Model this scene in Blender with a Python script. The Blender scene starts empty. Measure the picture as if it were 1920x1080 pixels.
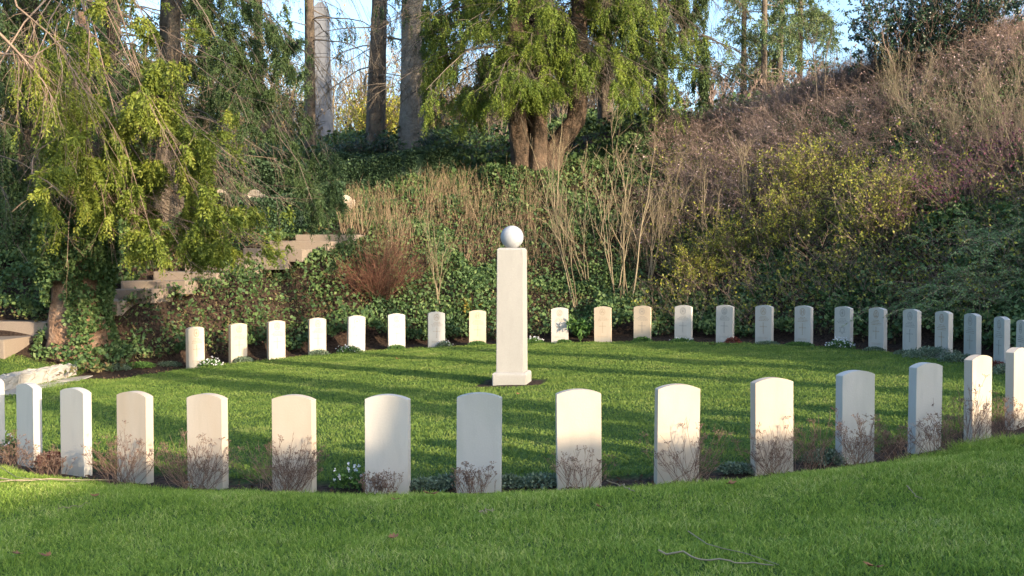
import bpy, math, bmesh
import numpy as np
from mathutils import Vector, Matrix
rng = np.random.default_rng(7)
S = bpy.context.scene
COL = S.collection
F_PX = 2000.0
CAM = np.array([0.0, 0.0, 1.96])
TH = math.atan(59 / 2000.0)
CY = 16.5            # the pillar stands at (0, CY), the ring of headstones runs round it
RING = 7.5

# ------------------------------------------------------------------ camera
cd = bpy.data.cameras.new('camera'); cam = bpy.data.objects.new('camera', cd); COL.objects.link(cam)
cam.location = CAM; cam.rotation_euler = (math.pi / 2 - TH, 0, 0)
cd.sensor_width = 36; cd.lens = 36 * F_PX / 1920; cd.clip_start = .1; cd.clip_end = 3000
S.camera = cam

def pix(px, py, D):
    u = (px - 960) / F_PX; v = (540 - py) / F_PX
    d = np.array([u, math.cos(TH) + v * math.sin(TH), -math.sin(TH) + v * math.cos(TH)])
    return CAM + d * (D / d[1])

# ------------------------------------------------------------------ light
SUN_AZ = math.radians(45)      # right of straight behind the camera
SUN_EL = math.radians(15)
sdir = Vector((math.cos(SUN_EL) * math.sin(SUN_AZ), -math.cos(SUN_EL) * math.cos(SUN_AZ), math.sin(SUN_EL)))
sl = bpy.data.lights.new('sun', 'SUN'); so = bpy.data.objects.new('sun', sl); COL.objects.link(so)
sl.energy = 2.35; sl.angle = math.radians(.55); sl.color = (1.0, .80, .57)
so.rotation_euler = sdir.to_track_quat('Z', 'Y').to_euler(); so.location = (20, -20, 20)
w = bpy.data.worlds.new('World'); S.world = w; w.use_nodes = True
nt = w.node_tree; bg = nt.nodes['Background']
sky = nt.nodes.new('ShaderNodeTexSky'); sky.sky_type = 'NISHITA'; sky.sun_disc = False
sky.sun_elevation = SUN_EL; sky.sun_rotation = math.pi - SUN_AZ
sky.air_density = 1.0; sky.dust_density = 3.0; sky.ozone_density = 3.0
nt.links.new(sky.outputs[0], bg.inputs[0]); bg.inputs[1].default_value = .15
S.view_settings.view_transform = 'Standard'; S.view_settings.look = 'None'
S.view_settings.exposure = 1.93; S.view_settings.gamma = 1
S.render.engine = 'CYCLES'
S.cycles.max_bounces = 5; S.cycles.diffuse_bounces = 3; S.cycles.transparent_max_bounces = 4

# ------------------------------------------------------------------ terrain
def base_plane(x):
    return np.where(x < 0, .030 * np.maximum(x, -9), .035 * np.minimum(x, 9))
ctrl = []
for k in range(40):
    t = k / 40 * 2 * math.pi
    for rr in (7.7, 8.25):
        x = rr * math.sin(t); y = CY + rr * math.cos(t)
        ctrl.append((x, y, float(base_plane(np.array(x)))))
CP = [ # px, py, depth, how far the soil lies under what grows there
 (960,585,25.9,.1),(960,450,28.3,.2),(985,348,31,0),(960,312,35,0),(960,283,42,0),(960,262,55,0),
 (800,585,25.9,.1),(800,450,28,.2),(800,370,30.5,0),(800,320,35,0),(775,287,38,0),(790,268,55,0),
 (560,585,24.6,.1),(500,520,25,.1),(560,470,26,0),(640,448,27.4,0),(660,410,29.5,0),(600,345,33,0),(600,300,40,0),(600,277,50,0),
 (230,540,22.5,-.12),(400,490,24.3,-.12),(480,430,28,.5),(430,372,30,.7),(430,300,40,0),(300,300,40,0),
 (40,603,21,0),(145,655,20.5,0),(230,620,21.3,0),(320,600,22.6,.05),(60,520,22.8,.2),(60,400,25.3,.3),(60,330,32,0),(200,430,25.6,.3),(200,350,30,.2),
 (300,562,22.4,0),(380,535,23.0,0),(450,500,24.0,0),(540,475,25.4,0),(260,495,23.6,-.1),(360,450,25.0,-.1),
 (1200,585,25.2,.2),(1200,460,27.3,.4),(1200,350,29.6,.4),(1200,270,32,.4),(1200,235,37,0),(1200,220,48,0),
 (1400,585,23.8,.2),(1400,460,25.4,.5),(1400,350,27,.6),(1400,260,29,.7),(1400,215,31,.8),(1400,205,40,1.2),
 (1600,585,21.6,.2),(1600,460,23,.5),(1600,320,25.3,.7),(1600,180,28,.8),(1600,115,30,.9),
 (1750,590,19.9,.2),(1750,480,21.2,.5),(1750,340,23,.7),(1750,190,25.6,.8),(1750,75,28.5,.8),
 (1900,600,18.2,.3),(1900,500,19.4,.5),(1900,350,21.5,.7),(1900,200,24,.8),(1900,45,27,.8)]
for px, py, D, dn in CP:
    p = pix(px, py, D); ctrl.append((p[0], p[1], p[2] - dn))
ctrl += [(0,7,.16),(3,7,.26),(-3,7,.06),(0,4,.30),(4,4.5,.42),(-4,4.5,.16),(0,0,.38),(-6,0,.3),(6,0,.7),(0,-6,.6),(-6,8,-.08),(6,8,.42),
 (-9,12,-.2),(-9,5,.0),(-12,16,-.1),(-13,20,.4),(-9.2,18.5,-.1),(-12,10,0),(-16,12,.3),(-18,22,2.5),(-17,28,4.5),(-18,0,.3),(-25,10,1),(-25,30,5),(-10,-8,.6),
 (9.5,11,.9),(10,15,1.6),(12,17,3.4),(14,20,5.2),(13,12,2.4),(10,6,1.1),
 # unseen bank closing the hollow on the sunny side, heights shaped for its shade
 (18,25,7.0),(20,15,6.2),(19.5,5.5,6.6),(22,10.5,6.3),(17.5,2.3,3.6),(16.5,.3,3.9),(14.5,-2.2,4.4),(13,-4,4.7),(11,-6.5,5.2),(8,-9.5,5.6),(5,-13,5.9),
 (26,5,6.5),(24,-4,4.5),(20,-12,5),(30,20,7),(30,35,7),(20,40,7),(14,45,6.8),(0,70,7.5),(-25,70,7),(25,70,7),(-35,45,6),(40,50,7),(35,-10,5),(-15,-15,1),(-35,10,2)]
ctrl = np.array(ctrl)
def _tps(r2): return np.where(r2 > 1e-9, .5 * r2 * np.log(np.maximum(r2, 1e-9)), 0)
def _fit():
    P = ctrl[:, :2] / 10; n = len(P)
    K = _tps(((P[:, None] - P[None]) ** 2).sum(-1)) + np.eye(n) * .0008
    A = np.zeros((n + 3, n + 3)); A[:n, :n] = K; A[:n, n] = 1; A[:n, n+1:] = P; A[n, :n] = 1; A[n+1:, :n] = P.T
    return P, np.linalg.solve(A, np.concatenate([ctrl[:, 2], np.zeros(3)]))
_P, _W = _fit()
GX0, GX1, GY0, GY1, GS = -42., 46., -18., 76., .2
gx = np.arange(GX0, GX1 + .01, GS); gy = np.arange(GY0, GY1 + .01, GS)
XX, YY = np.meshgrid(gx, gy, indexing='ij')
q = np.stack([XX.ravel(), YY.ravel()], 1) / 10
zz = np.empty(len(q))
for i in range(0, len(q), 20000):
    c = q[i:i+20000]
    zz[i:i+20000] = _tps(((c[:, None] - _P[None]) ** 2).sum(-1)) @ _W[:-3] + _W[-3] + c @ _W[-2:]
ZG = zz.reshape(XX.shape)
def vnoise(x, y, s, seed):
    r = np.random.default_rng(seed); G = r.random((64, 64))
    u = x / s + 1000; v = y / s + 1000; i = np.floor(u).astype(int); j = np.floor(v).astype(int); fu = u - i; fv = v - j
    fu = fu * fu * (3 - 2 * fu); fv = fv * fv * (3 - 2 * fv); i %= 64; j %= 64; i1 = (i + 1) % 64; j1 = (j + 1) % 64
    return (G[i, j] * (1 - fu) + G[i1, j] * fu) * (1 - fv) + (G[i, j1] * (1 - fu) + G[i1, j1] * fu) * fv
rr = np.hypot(XX, YY - CY)
ZG = ZG + (vnoise(XX, YY, 1.6, 3) - .5) * .35 * np.clip((rr - 9) / 3, 0, 1) * np.clip((YY - 14) / 4, 0, 1)
AA = .7071 * (XX + YY); CC = .7071 * (XX - YY)      # unseen rim behind the viewpoint, raised to throw shade on the near stones
ZG = ZG + np.interp(AA, [2, 4, 5, 6, 8, 10, 12, 13, 14.5], [0, .64, .73, .50, .46, .43, .6, .5, 0]) * np.exp(-((CC - 13) / 2.2) ** 2) * (1 + .35 * (vnoise(XX, YY, .6, 15) - .5))
TT = ((XX + 7.6) * .5 + (YY - 22.9) * .6) / .781; PP = ((XX + 7.6) * .6 - (YY - 22.9) * .5) / .781
sk = np.clip((1.05 + PP) / .35, 0, 1) * np.clip((.6 - PP) / .25, 0, 1) * np.clip((TT + 2.0) / .4, 0, 1) * np.clip((6.2 - TT) / .5, 0, 1)
ZG = ZG * (1 - sk) + sk * (1.44 + .224 * TT - .13)
fb = (1.44 + .224 * TT - .30) - np.clip(PP - .7, 0, 9) * .6
ZG = np.where((PP > .5) & (PP < 4.5) & (TT > -1.6) & (TT < 7.5), np.maximum(ZG, np.minimum(fb, ZG + .6 * np.clip((rr - 8.3) / 1.2, 0, 1) * np.clip((7.5 - TT) / 1.2, 0, 1) * np.clip((PP - .5) / .3, 0, 1) * np.clip((TT + 1.6) / .6, 0, 1))), ZG)
ZG = ZG + .12 * np.exp(-((rr - 8.6) / .65) ** 2) * (YY < 13) * np.clip((13 - YY) / 2, 0, 1)
k = np.clip((rr - 7.82) / .3, 0, 1); k = k * k * (3 - 2 * k)
ZG = base_plane(XX) * (1 - k) + ZG * k
def gz(x, y):
    x = np.asarray(x, float); y = np.asarray(y, float)
    u = np.clip((x - GX0) / GS, 0, len(gx) - 1.001); v = np.clip((y - GY0) / GS, 0, len(gy) - 1.001)
    i = u.astype(int); j = v.astype(int); fu = u - i; fv = v - j
    z = (ZG[i, j] * (1 - fu) + ZG[i+1, j] * fu) * (1 - fv) + (ZG[i, j+1] * (1 - fu) + ZG[i+1, j+1] * fu) * fv
    # micro relief of the lawn
    r = np.hypot(x, y - CY)
    return z + (vnoise(x, y, .5, 5) - .5) * .03 * (np.abs(r - 7.55) > .5)
def hit(px, py, dmin=4.0, dmax=60.):
    Ds = np.arange(dmin, dmax, .03)
    p0 = pix(px, py, 1.0) - CAM
    pts = CAM[None] + p0[None] * Ds[:, None]
    g = gz(pts[:, 0], pts[:, 1]); b = np.nonzero(pts[:, 2] < g)[0]
    i = b[0] if len(b) else len(Ds) - 1
    return np.array([pts[i, 0], pts[i, 1], g[i]])
def ring_hit(px, R=RING, far=False):
    u = (px - 960) / F_PX; a = 1 + u * u; b = -2 * CY; c = CY * CY - R * R; d = b * b - 4 * a * c
    D = (-b + (math.sqrt(max(d, 0)) if far else -math.sqrt(max(d, 0)))) / (2 * a)
    return np.array([u * D, D, float(gz(u * D, D))])

# ------------------------------------------------------------------ mesh helpers
def link(o, parent=None):
    COL.objects.link(o)
    if parent is not None: o.parent = parent
    return o
def tag(o, label=None, cat=None, group=None, kind=None):
    if label: o['label'] = label
    if cat: o['category'] = cat
    if group: o['group'] = group
    if kind: o['kind'] = kind
    return o
def empty(name, loc, label, cat, group=None):
    o = bpy.data.objects.new(name, None); o.empty_display_size = .2; COL.objects.link(o); o.location = [float(c) for c in loc]
    return tag(o, label, cat, group)
class Acc:
    def __init__(s): s.V = []; s.Q = []; s.T = []; s.R = []; s.n = 0
    def add(s, V, Q=None, T=None, R=None):
        V = np.asarray(V, np.float32).reshape(-1, 3)
        if Q is not None and len(Q): s.Q.append(np.asarray(Q) + s.n)
        if T is not None and len(T): s.T.append(np.asarray(T) + s.n)
        R = np.zeros(len(V)) if R is None else np.broadcast_to(R, (len(V),))
        s.V.append(V); s.R.append(np.asarray(R, np.float32)); s.n += len(V)
    def build(s, name, m, parent=None, smooth=False, origin=None):
        V = np.concatenate(s.V); R = np.concatenate(s.R)
        if origin is not None: V = V - np.asarray(origin, np.float32)
        Q = np.concatenate(s.Q) if s.Q else np.zeros((0, 4), int); T = np.concatenate(s.T) if s.T else np.zeros((0, 3), int)
        me = bpy.data.meshes.new(name); me.vertices.add(len(V)); me.vertices.foreach_set('co', V.ravel())
        nl = len(Q) * 4 + len(T) * 3; me.loops.add(nl)
        me.loops.foreach_set('vertex_index', np.concatenate([Q.ravel(), T.ravel()]).astype(np.int32))
        npoly = len(Q) + len(T); me.polygons.add(npoly)
        me.polygons.foreach_set('loop_start', np.concatenate([np.arange(len(Q)) * 4, len(Q) * 4 + np.arange(len(T)) * 3]).astype(np.int32))
        me.update(calc_edges=True)
        if smooth: me.polygons.foreach_set('use_smooth', np.ones(npoly, bool))
        at = me.attributes.new('rnd', 'FLOAT', 'POINT'); at.data.foreach_set('value', R)
        me.materials.append(m)
        return link(bpy.data.objects.new(name, me), parent)
def nrm(v): return v / np.maximum(np.linalg.norm(v, axis=-1, keepdims=True), 1e-9)
def tubes(acc, P, rad, sides=3, R=None):
    P = np.asarray(P, float); n, k, _ = P.shape
    rad = np.broadcast_to(np.asarray(rad, float), (n, k))
    t = np.gradient(P, axis=1); t = nrm(t)
    ref = np.where(np.abs(t[..., 2:3]) > .9, np.array([1., .13, 0]), np.array([.05, .08, 1.]))
    u = nrm(np.cross(t, ref)); v = np.cross(t, u)
    a = np.arange(sides) / sides * 2 * math.pi
    V = P[:, :, None] + rad[:, :, None, None] * (np.cos(a)[:, None] * u[:, :, None] + np.sin(a)[:, None] * v[:, :, None])
    idx = np.arange(n * k * sides).reshape(n, k, sides)
    A = idx[:, :-1]; B = idx[:, 1:]
    Q = np.stack([A, np.roll(A, -1, 2), np.roll(B, -1, 2), B], -1).reshape(-1, 4)
    if R is None: R = rng.random(n)
    acc.add(V.reshape(-1, 3), Q, None, np.repeat(np.broadcast_to(R, (n,)), k * sides))
def leaves(acc, P, d, size, wid=.5, R=None, tilt=None):
    """diamond leaves: P base (n,3), d direction (n,3), size (n)"""
    n = len(P); d = nrm(d); r = rng.normal(size=(n, 3)) if tilt is None else tilt
    s = nrm(np.cross(d, r)); size = np.broadcast_to(size, (n,))[:, None]; nn = np.cross(d, s)
    m = P + d * size * .45; b = .08 * size * nn
    V = np.stack([P, m + s * size * wid * .5 + b, P + d * size, m - s * size * wid * .5 + b], 1)
    i = np.arange(n)[:, None] * 4
    if R is None: R = rng.random(n)
    acc.add(V.reshape(-1, 3), i + np.array([[0, 1, 2, 3]]), None, np.repeat(R, 4))
def arcs(base, d, L, k=4, bend=None, wob=.05):
    n = len(base); t = np.linspace(0, 1, k)[None, :, None]; L = np.broadcast_to(L, (n,))[:, None, None]
    P = base[:, None] + nrm(d)[:, None] * L * t
    if bend is not None: P = P + np.broadcast_to(bend, (n, 3))[:, None] * L * t * t
    nz = np.cumsum(rng.normal(size=(n, k, 3)) * wob, 1) * L / k * 2; nz -= nz[:, :1]
    return P + nz
def along(P, idx, t):
    k = P.shape[1]; u = np.clip(t * (k - 1), 0, k - 1.001); i = u.astype(int); f = (u - i)[:, None]
    a = P[idx, i]; b = P[idx, i + 1]
    return a * (1 - f) + b * f, nrm(b - a)
def rvec(n, up=0.): 
    v = rng.normal(size=(n, 3)); v[:, 2] += up; return nrm(v)
def resample(path, k):
    path = np.asarray(path, float); s = np.concatenate([[0], np.cumsum(np.linalg.norm(np.diff(path, axis=0), axis=1))]); s /= s[-1]
    # smooth by Catmull-like densify
    t = np.linspace(0, 1, k); return np.stack([np.interp(t, s, path[:, i]) for i in range(3)], 1)

# ------------------------------------------------------------------ materials
def mat(name, cols, rough=.8, noise=None, attr='rnd', bump=None, spec=.3, trans=0.):
    m = bpy.data.materials.new(name); m.use_nodes = True; t = m.node_tree; N = t.nodes; L = t.links
    b = N['Principled BSDF']; b.inputs['Roughness'].default_value = rough
    b.inputs['Specular IOR Level'].default_value = spec
    geo = N.new('ShaderNodeNewGeometry')
    fac = None
    if attr:
        a = N.new('ShaderNodeAttribute'); a.attribute_name = attr; fac = a.outputs['Fac']
    if noise:
        nn = N.new('ShaderNodeTexNoise'); nn.inputs['Scale'].default_value = noise[0]; nn.inputs['Detail'].default_value = 6; nn.inputs['Roughness'].default_value = .6
        L.new(geo.outputs['Position'], nn.inputs['Vector'])
        mr = N.new('ShaderNodeMapRange'); mr.inputs[1].default_value = .3; mr.inputs[2].default_value = .7
        L.new(nn.outputs[0], mr.inputs[0])
        if fac is None: fac = mr.outputs[0]
        else:
            mx = N.new('ShaderNodeMix'); mx.inputs[0].default_value = noise[1]; L.new(fac, mx.inputs[2]); L.new(mr.outputs[0], mx.inputs[3]); fac = mx.outputs[0]
    cr = N.new('ShaderNodeValToRGB'); e = cr.color_ramp.elements
    n = len(cols)
    while len(e) < n: e.new(.5)
    for i, c in enumerate(cols): e[i].position = i / max(n - 1, 1); e[i].color = (*c, 1)
    L.new(fac, cr.inputs[0]); L.new(cr.outputs[0], b.inputs['Base Color'])
    if bump:
        bn = N.new('ShaderNodeTexNoise'); bn.inputs['Scale'].default_value = bump[0]; bn.inputs['Detail'].default_value = 5
        L.new(geo.outputs['Position'], bn.inputs['Vector'])
        bp = N.new('ShaderNodeBump'); bp.inputs['Strength'].default_value = bump[1]; bp.inputs['Distance'].default_value = bump[2]
        L.new(bn.outputs[0], bp.inputs['Height']); L.new(bp.outputs[0], b.inputs['Normal'])
    if trans:
        tr = N.new('ShaderNodeBsdfTranslucent'); ms = N.new('ShaderNodeMixShader'); ms.inputs[0].default_value = trans
        L.new(cr.outputs[0], tr.inputs[0]); L.new(b.outputs[0], ms.inputs[1]); L.new(tr.outputs[0], ms.inputs[2])
        L.new(ms.outputs[0], N['Material Output'].inputs[0])
    return m
M = {}
M['grass'] = mat('grass_blades', [(.060,.115,.018),(.16,.265,.032),(.29,.41,.060),(.60,.58,.22)], .7, (1.6, .32), trans=.25)
M['grass_in'] = mat('mown_grass', [(.048,.100,.020),(.105,.180,.032),(.17,.245,.045),(.27,.29,.10)], .7, (1.4, .55), trans=.2)
M['ivy'] = mat('ivy_leaf', [(.020,.042,.016),(.040,.080,.028),(.068,.12,.038),(.11,.165,.052),(.18,.22,.085)], .6, (1.5, .35), spec=.25)
M['ivy_dry'] = mat('dry_ground_cover', [(.09,.055,.03),(.14,.09,.05),(.06,.09,.025),(.20,.15,.07),(.12,.14,.04)], .8, (2.5, .4))
M['cyp'] = mat('cypress_foliage', [(.040,.065,.014),(.09,.13,.020),(.16,.20,.028),(.24,.27,.040),(.36,.27,.09)], .6, (1.1, .35), trans=.25)
M['cyp2'] = mat('bright_cypress_foliage', [(.030,.060,.012),(.07,.115,.018),(.125,.175,.024),(.19,.245,.034),(.28,.31,.055)], .6, (.8, .4), trans=.25)
M['spruce'] = mat('spruce_foliage', [(.022,.045,.018),(.042,.075,.025),(.07,.11,.034),(.12,.135,.05)], .6, (1.2, .4), trans=.15)
M['holly'] = mat('glossy_evergreen_leaf', [(.010,.03,.015),(.02,.055,.025),(.04,.08,.035)], .35, (2, .3), spec=.5)
M['coton'] = mat('feathery_shrub_leaf', [(.05,.095,.035),(.11,.19,.065),(.19,.29,.11),(.29,.38,.19)], .5, (1.5, .4))
M['yellow'] = mat('yellow_green_leaf', [(.08,.10,.02),(.20,.22,.035),(.36,.35,.05),(.52,.42,.07)], .5, (2, .4), trans=.2)
M['purple'] = mat('purple_berry', [(.05,.012,.03),(.12,.03,.07),(.20,.06,.12)], .5, (3, .3))
M['pinkdot'] = mat('pale_seed_head', [(.22,.13,.12),(.42,.28,.27),(.62,.50,.48)], .8)
M['bramble'] = mat('bramble_twig', [(.075,.054,.045),(.16,.115,.092),(.27,.195,.155),(.42,.32,.26)], .85, (.8, .55))
M['straw'] = mat('straw_stem', [(.11,.075,.045),(.22,.16,.095),(.38,.29,.18)], .85, (1.5, .3))
M['sap'] = mat('sapling_bark', [(.13,.10,.06),(.22,.175,.105),(.30,.24,.15)], .8)
M['olivetwig'] = mat('olive_grey_twig', [(.10,.085,.05),(.17,.145,.09),(.24,.205,.13)], .85)
M['paletwig'] = mat('pale_dry_twig', [(.25,.19,.12),(.36,.29,.19)], .85)
M['redtwig'] = mat('red_brown_twig', [(.09,.038,.026),(.17,.075,.045),(.25,.13,.08)], .8)
M['greytwig'] = mat('grey_bare_twig', [(.07,.06,.045),(.13,.105,.08),(.20,.16,.12)], .85)
M['tantwig'] = mat('tan_larch_twig', [(.13,.09,.04),(.24,.17,.08),(.34,.25,.12)], .85)
M['pinkbark'] = mat('peeling_pink_bark', [(.13,.09,.06),(.24,.17,.12),(.34,.25,.19)], .8, (6, .6), bump=(40, .5, .01))
M['bark'] = mat('furrowed_bark', [(.04,.032,.024),(.09,.07,.052),(.14,.11,.08),(.09,.09,.06)], .9, (5, .8), bump=(14, 1., .05))
M['bark_red'] = mat('red_fibrous_bark', [(.035,.028,.02),(.085,.06,.042),(.17,.115,.078)], .9, (6, .8), bump=(20, 1., .04))
M['bark_orange'] = mat('orange_fibrous_bark', [(.10,.06,.04),(.26,.155,.095),(.40,.27,.18)], .9, (7, .8), bump=(22, 1., .04))
M['bark_grey'] = mat('grey_furrowed_bark', [(.09,.08,.065),(.17,.15,.12),(.24,.21,.17),(.13,.15,.09)], .9, (4, .8), bump=(12, 1., .06))
M['hedge'] = mat('clipped_hedge_leaf', [(.018,.038,.020),(.034,.066,.032),(.055,.10,.045),(.09,.14,.065)], .6, (2, .3), spec=.25)
M['dry'] = mat('dried_flower_stem', [(.08,.045,.035),(.15,.09,.065),(.22,.14,.10),(.30,.21,.15)], .85)
M['greyplant'] = mat('grey_green_leaf', [(.06,.09,.05),(.12,.17,.10),(.22,.28,.19)], .6)
M['greenplant'] = mat('fresh_green_leaf', [(.03,.08,.02),(.07,.15,.03),(.12,.22,.05)], .6)
M['white'] = mat('white_petal', [(.6,.6,.62),(.8,.8,.8)], .6)
M['redplant'] = mat('dark_red_leaf', [(.08,.015,.012),(.16,.03,.02),(.2,.07,.04)], .6)
M['deadleaf'] = mat('dead_leaf', [(.20,.085,.035),(.36,.17,.075)], .8, (20, .6))
M['fern'] = mat('turning_fern', [(.09,.13,.02),(.25,.20,.03),(.45,.28,.05)], .6)
M['lgreen'] = mat('pine_needles', [(.04,.08,.03),(.08,.13,.05),(.13,.17,.06),(.18,.16,.08)], .6, (.5, .4), trans=.2)

def stone(name, base, stain=(.62,.42,.24), amt=.35, grain=.06, low=(.36,.36,.30), rough=.85):
    m = bpy.data.materials.new(name); m.use_nodes = True; t = m.node_tree; N = t.nodes; L = t.links; b = N['Principled BSDF']
    b.inputs['Roughness'].default_value = rough; b.inputs['Specular IOR Level'].default_value = .25
    geo = N.new('ShaderNodeNewGeometry'); tc = N.new('ShaderNodeTexCoord')
    def noise(s, det=5, sock=geo.outputs['Position'], stretch=None):
        n = N.new('ShaderNodeTexNoise'); n.inputs['Scale'].default_value = s; n.inputs['Detail'].default_value = det
        if stretch:
            mp = N.new('ShaderNodeMapping'); mp.inputs['Scale'].default_value = stretch; L.new(sock, mp.inputs[0]); sock = mp.outputs[0]
        L.new(sock, n.inputs['Vector']); return n.outputs[0]
    def rngn(s, a, bb, c=0, d=1):
        r = N.new('ShaderNodeMapRange'); r.inputs[1].default_value = a; r.inputs[2].default_value = bb; r.inputs[3].default_value = c; r.inputs[4].default_value = d; L.new(s, r.inputs[0]); return r.outputs[0]
    def mix(f, a, bb):
        x = N.new('ShaderNodeMix'); x.data_type = 'RGBA'; L.new(f, x.inputs[0])
        for i, v in ((6, a), (7, bb)):
            if isinstance(v, tuple): x.inputs[i].default_value = (*v, 1)
            else: L.new(v, x.inputs[i])
        return x.outputs[2]
    c = mix(rngn(noise(2.2, 3, stretch=(1, 1, .45)), .42, .72, 0, amt), base, stain)
    c = mix(rngn(noise(5, 6, stretch=(2.2, 2.2, .5)), .5, .75, 0, .35), c, tuple(x * .72 for x in base))
    sp = N.new('ShaderNodeSeparateXYZ'); L.new(tc.outputs['Object'], sp.inputs[0])
    hz = N.new('ShaderNodeMath'); hz.operation = 'ADD'; L.new(sp.outputs['Z'], hz.inputs[0])
    h2 = N.new('ShaderNodeMath'); h2.operation = 'MULTIPLY'; h2.inputs[1].default_value = .3; L.new(noise(9, 4), h2.inputs[0]); L.new(h2.outputs[0], hz.inputs[1])
    c = mix(rngn(hz.outputs[0], .32, .12, 0, .75), c, low)
    c = mix(rngn(noise(160, 2), .35, .65, 0, grain * 4), c, tuple(x * .75 for x in base))
    L.new(c, b.inputs['Base Color'])
    bp = N.new('ShaderNodeBump'); bp.inputs['Strength'].default_value = .35; bp.inputs['Distance'].default_value = .004
    L.new(noise(70, 5), bp.inputs['Height']); L.new(bp.outputs[0], b.inputs['Normal'])
    return m
M['st_cream'] = stone('cream_limestone', (.55,.475,.38), (.49,.375,.26), .7)
M['st_tan'] = stone('warm_tan_limestone', (.52,.43,.32), (.49,.37,.24), .5)
M['st_white'] = stone('pale_limestone', (.55,.515,.455), (.51,.40,.28), .3)
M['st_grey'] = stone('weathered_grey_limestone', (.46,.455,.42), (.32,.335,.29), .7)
M['pillar'] = stone('speckled_concrete_stone', (.42,.40,.36), (.33,.32,.285), .4, grain=.2)
M['ball'] = stone('mottled_grey_granite', (.46,.47,.48), (.29,.30,.315), .95, grain=.25, low=(.38,.385,.40))
M['step'] = stone('mossy_step_stone', (.25,.205,.165), (.17,.18,.09), .9, grain=.2, low=(.33,.26,.20))
M['wallst'] = stone('pale_rough_stone', (.42,.39,.34), (.30,.29,.24), .7, grain=.2, low=(.42,.39,.34))
M['obel'] = stone('grey_obelisk_stone', (.20,.21,.23), (.15,.15,.16), .8, grain=.2, low=(.30,.31,.33))
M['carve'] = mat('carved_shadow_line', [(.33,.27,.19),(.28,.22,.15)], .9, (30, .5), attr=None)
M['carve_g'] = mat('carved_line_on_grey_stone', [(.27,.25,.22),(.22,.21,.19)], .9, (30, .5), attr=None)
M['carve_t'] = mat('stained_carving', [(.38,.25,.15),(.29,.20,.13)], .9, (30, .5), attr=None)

# ground material: lawn / soil bed / leaf litter, told apart by where the ground is
def ground_mat():
    m = bpy.data.materials.new('ground_soil_and_turf'); m.use_nodes = True; t = m.node_tree; N = t.nodes; L = t.links; b = N['Principled BSDF']
    b.inputs['Roughness'].default_value = .95; b.inputs['Specular IOR Level'].default_value = .15
    a = N.new('ShaderNodeAttribute'); a.attribute_name = 'rnd'; geo = N.new('ShaderNodeNewGeometry')
    n = N.new('ShaderNodeTexNoise'); n.inputs['Scale'].default_value = 22; n.inputs['Detail'].default_value = 8; L.new(geo.outputs['Position'], n.inputs['Vector'])
    def ramp(c0, c1, s):
        r = N.new('ShaderNodeValToRGB'); r.color_ramp.elements[0].color = (*c0, 1); r.color_ramp.elements[1].color = (*c1, 1)
        r.color_ramp.elements[0].position = .35; r.color_ramp.elements[1].position = .68; L.new(s, r.inputs[0]); return r.outputs[0]
    soil = ramp((.018,.012,.009), (.075,.050,.035), n.outputs[0])
    turf = ramp((.030,.065,.014), (.07,.12,.028), n.outputs[0])
    x = N.new('ShaderNodeMix'); x.data_type = 'RGBA'; L.new(a.outputs['Fac'], x.inputs[0]); L.new(soil, x.inputs[6]); L.new(turf, x.inputs[7])
    L.new(x.outputs[2], b.inputs['Base Color'])
    bp = N.new('ShaderNodeBump'); bp.inputs['Strength'].default_value = .8; bp.inputs['Distance'].default_value = .03; L.new(n.outputs[0], bp.inputs['Height']); L.new(bp.outputs[0], b.inputs['Normal'])
    return m

def in_bed(x, y):
    r = np.hypot(x, y - CY) + (vnoise(x, y, .25, 9) - .5) * .05
    return (r > 7.22) & (r < 7.9)
def is_lawn(x, y):
    """True where mown grass grows"""
    r = np.hypot(x, y - CY); wob = (vnoise(x, y, .35, 11) - .5) * .12
    inner = r + wob * .5 < 7.22
    ca, sa = math.cos(math.radians(-10)), math.sin(math.radians(-10))
    px_ = (x * ca + (y - CY) * sa); py_ = (-x * sa + (y - CY) * ca)
    pit = (np.abs(px_ + wob * .4) < .50) & (np.abs(py_ + wob * .4) < .46)
    inner &= ~pit
    th = np.arctan2(x, y - CY)    # 0 = straight back, +-pi = towards the camera
    outer = (r + wob * .4 > 7.88) & (np.abs(th) > math.radians(100)) 
    slope_ok = gz(x, y) < 1.6
    # entrance gap on the left where the ring is open
    gap = (r >= 7.22) & (r <= 8.05) & (th < math.radians(-72)) & (th > math.radians(-113))
    left = (x < -7.9) & (y > 12) & (y < 19.8) & (r > 8.0)
    soilp = np.hypot(x - 4.75, (y - 9.35) * 1.0) < .33
    return ((inner | outer | gap | left) & slope_ok) & ~soilp

# ground sheet
u = np.linspace(-1, 1, 640)
cx = np.concatenate([np.array([-900,-400,-200,-120,-80,-60,-50]), np.arange(-41.8, 45.8, .16), np.array([50,60,80,120,200,400,900])])
cyy = np.concatenate([np.array([-900,-400,-200,-100,-60,-40,-25]), np.arange(-17.8, 75.8, .16), np.array([85,100,130,180,260,450,900])])
GXm, GYm = np.meshgrid(cx, cyy, indexing='ij')
Zm = gz(GXm, GYm) - .03 * in_bed(GXm, GYm)
far_ = np.maximum(np.abs(GXm) - 42, np.maximum(GYm - 72, -16 - GYm)); Zm = Zm - np.clip(far_, 0, 200) * .02
nx, ny = GXm.shape; ii = np.arange(nx * ny).reshape(nx, ny)
acc = Acc(); acc.add(np.stack([GXm, GYm, Zm], -1).reshape(-1, 3), np.stack([ii[:-1,:-1], ii[1:,:-1], ii[1:,1:], ii[:-1,1:]], -1).reshape(-1, 4), None,
    is_lawn(GXm, GYm).astype(float).ravel())
g = acc.build('ground', ground_mat(), smooth=True); tag(g, kind='structure')

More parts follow.
